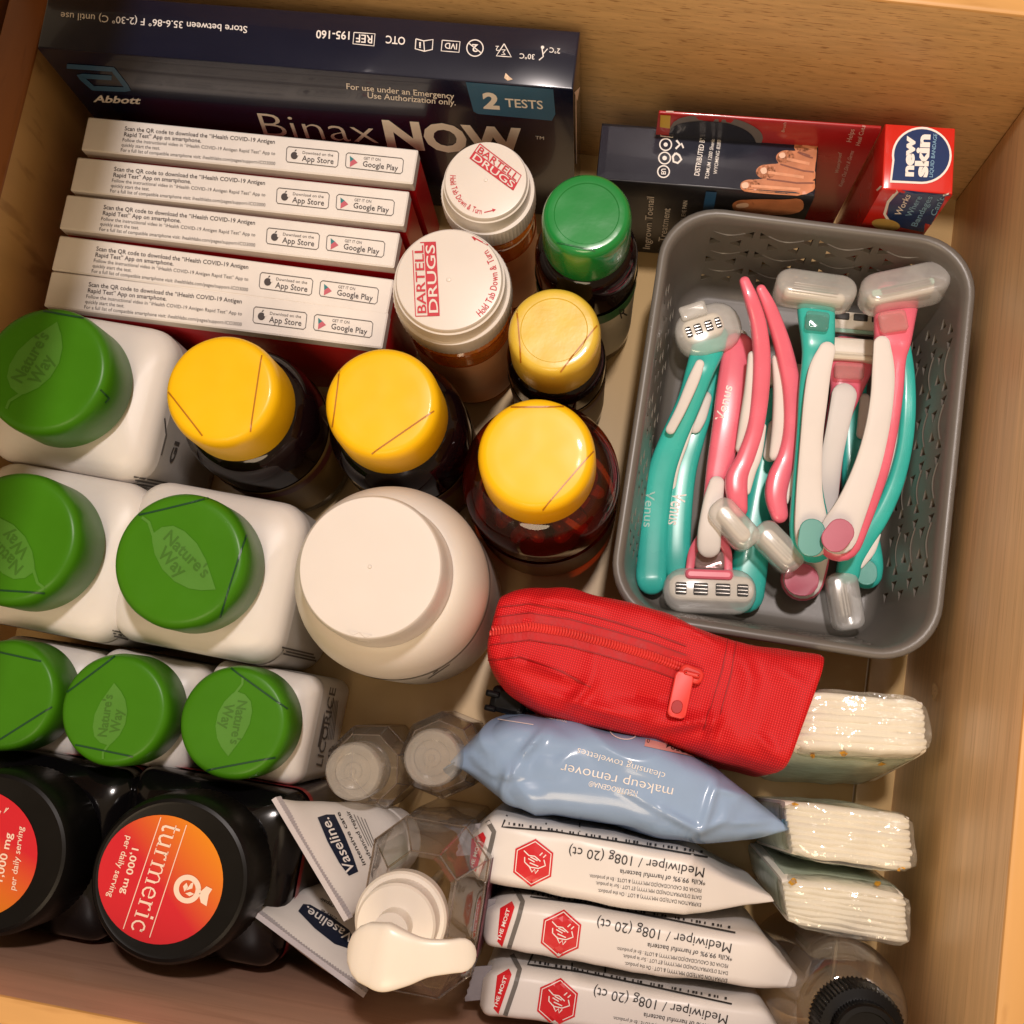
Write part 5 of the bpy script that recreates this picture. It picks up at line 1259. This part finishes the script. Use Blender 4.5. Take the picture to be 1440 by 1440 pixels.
def oct0(r, z): return [(r * math.cos(6.28318 * (j + .5) / 8), r * math.sin(6.28318 * (j + .5) / 8), z) for j in range(8)]
def octa(hx, hy, ch): return bevel_poly([(hx, hy - ch), (hx - ch, hy), (-hx + ch, hy), (-hx, hy - ch), (-hx, -hy + ch), (-hx + ch, -hy), (hx - ch, -hy), (hx, -hy + ch)])
def oct8(r, z): return [(x, y, z) for x, y in bevel_poly([(r * math.cos(6.28318 * (j + .5) / 8), r * math.sin(6.28318 * (j + .5) / 8)) for j in range(8)])]
# pump bottle
c = Vector((-.0470, -.0785, 0)); t = thing('pump_bottle', 'clear faceted pump bottle with white pump head', 'bottle', c)
rings = [[(x, y, z) for x, y in octa(.0215 - i, .0305 - i, .010 - i * .3)] for z, i in ((0, .002), (.002, 0), (.060, -.0006), (.098, 0), (.108, .0035), (.116, .009), (.119, .0105))]
V, Fs = ring_loft(rings, (True, False)); pbod = mk('body', V, Fs, clear, t, smooth=True, angle=25)
rings = [[(x, y, z) for x, y in octa(.0198 - i, .0288 - i, .009 - i * .3)] for z, i in ((.002, .001), (.003, 0), (.030, 0))]
V, Fs = ring_loft(rings); mk('liquid', V, Fs, liquid, pbod, angle=12)
wire(t, [octa0(.0212, .0302, .0100, .0015), octa0(.0214, .0304, .0100, .098), octa0(.0123, .0213, .0072, .116)])
V, Fs = box(.0222, .002, .055, .0004, .036, .07, .0001); mk('side_label', V, Fs, mat('plum_label', (.10, .02, .035), .4, var=.4, vs=300), t)
V, Fs = lathe([(.0140, .1150), (.0160, .1155), (.0160, .1220), (.0152, .1230), (.0138, .1232), (.0136, .1330), (.0128, .1340), (.0095, .1342), (.0060, .1342), (.0058, .1440), (0, .1440)], 64, (-.0040, -.0010)); mk('collar', V, Fs, pumpw, t, angle=30)
V, Fs = lathe([(.0018, .01), (.0018, .118)], 12, (-.0040, -.0010)); mk('dip_tube', V, Fs, clear2, t)
hd = [(528, 1342, .1585, 84), (545, 1346, .1595, 88), (572, 1348, .1595, 70), (600, 1347, .159, 50), (630, 1345, .158, 44), (648, 1343, .1565, 44)]
q_, r_ = smooth_path([P(x, y, z) for x, y, z, w in hd], [w * mpp(z) / 2 for x, y, z, w in hd], 6)
for rev in (0, 1):
    i0 = -1 if rev else 0; i1 = -2 if rev else 1; R0 = r_[i0]; e = q_[i0]; d = (q_[i0] - q_[i1]).normalized(); ext = [(e + d * R0 * f, R0 * math.sqrt(1 - f * f)) for f in (.35, .65, .88, .985)]
    if rev: q_ += [a for a, b in ext]; r_ += [b for a, b in ext]
    else: q_ = [a for a, b in ext][::-1] + q_; r_ = [b for a, b in ext][::-1] + r_
V, Fs = sweep(q_, [max(x, .0003) for x in r_], 36, .34, pw=4.0); mk('pump_head', V, Fs, pumpw, t, world=True)
# two small octagonal bottles
def small_clear(label, cx, cy, zc, rc, ro, rz, gel):
    c = P(cx, cy, zc); t = thing('travel_bottle', label, 'bottle', (c.x, c.y, 0), rz, 'small clear octagonal bottles')
    rings = []
    for z, k in ((0, .94), (.002, 1), (.045, 1), (.053, .97), (.059, .80), (.0605, .62)):
        rings.append(oct8(ro * k, z))
    V, Fs = ring_loft(rings, (True, False)); mk('body', V, Fs, clear, t, angle=25)
    wire(t, [oct0(ro * .985, .001), oct0(ro * .985, .046), oct0(ro * .79, .0590)])
    V, Fs = lathe([(rc * .93, .061), (rc, .0615), (rc * 1.0, zc - .003), (rc * .97, zc - .0012), (rc * .9, zc), (rc * .62, zc - .0002), (rc * .6, zc - .001), (rc * .32, zc - .0011), (rc * .3, zc - .0004), (rc * .12, zc - .0004), (rc * .1, zc + .0003), (0, zc + .0003)], 48); mk('cap', V, Fs, clear2, t, angle=30)
    if gel:
        rings = [oct8(ro * .9 * k, z) for z, k in ((.003, .98), (.004, 1), (gel, 1))]
        V, Fs = ring_loft(rings); mk('gel', V, Fs, liquid, t, angle=12)
small_clear('small clear octagonal bottle beside the last green capped bottle', 496, 1085, .083, .0113, .0185, R_(8), 0)
small_clear('small clear octagonal bottle under the tip of the blue pack', 607, 1066, .083, .0113, .0180, R_(-12), .02)
# round bottle with black ribbed cap
c = P(1191, 1428, .085); t = thing('round_bottle', 'clear round bottle with black ribbed cap by the pad packs', 'bottle', (c.x, c.y, 0))
prof = [(.022, 0), (.0245, .002), (.0250, .006), (.0250, .066)] + [(.0135 + .0115 * math.cos(a), .066 + .026 * math.sin(a)) for a in [i / 10 * 1.5708 for i in range(1, 11)]] + [(.0135, .1)]
V, Fs = lathe(prof, 64); mk('body', V, Fs, clear, t)
V, Fs = lathe([(0, .003), (.0235, .003), (.0240, .006), (.0240, .040), (0, .040)], 64); mk('liquid', V, Fs, liquid, t, angle=30)
V, Fs = lathe([(.0138, .092), (.0154, .0925), (.0154, .106), (.0147, .1075), (.0112, .1080), (.0110, .1140), (.0103, .1150), (.0086, .1152), (.0082, .1135), (0, .1135)], 120, ribs={1: .0009, 2: .0009, 3: .0006, 4: .0006}); mk('ribbed_cap', V, Fs, bcap, t, angle=25)
pr_lab = box(-.004, .0248, .045, .022, .0006, .045, .0002); mk('label', *pr_lab, mat('bottle_label', (.40, .38, .33), .5, var=.15, vs=200), t)
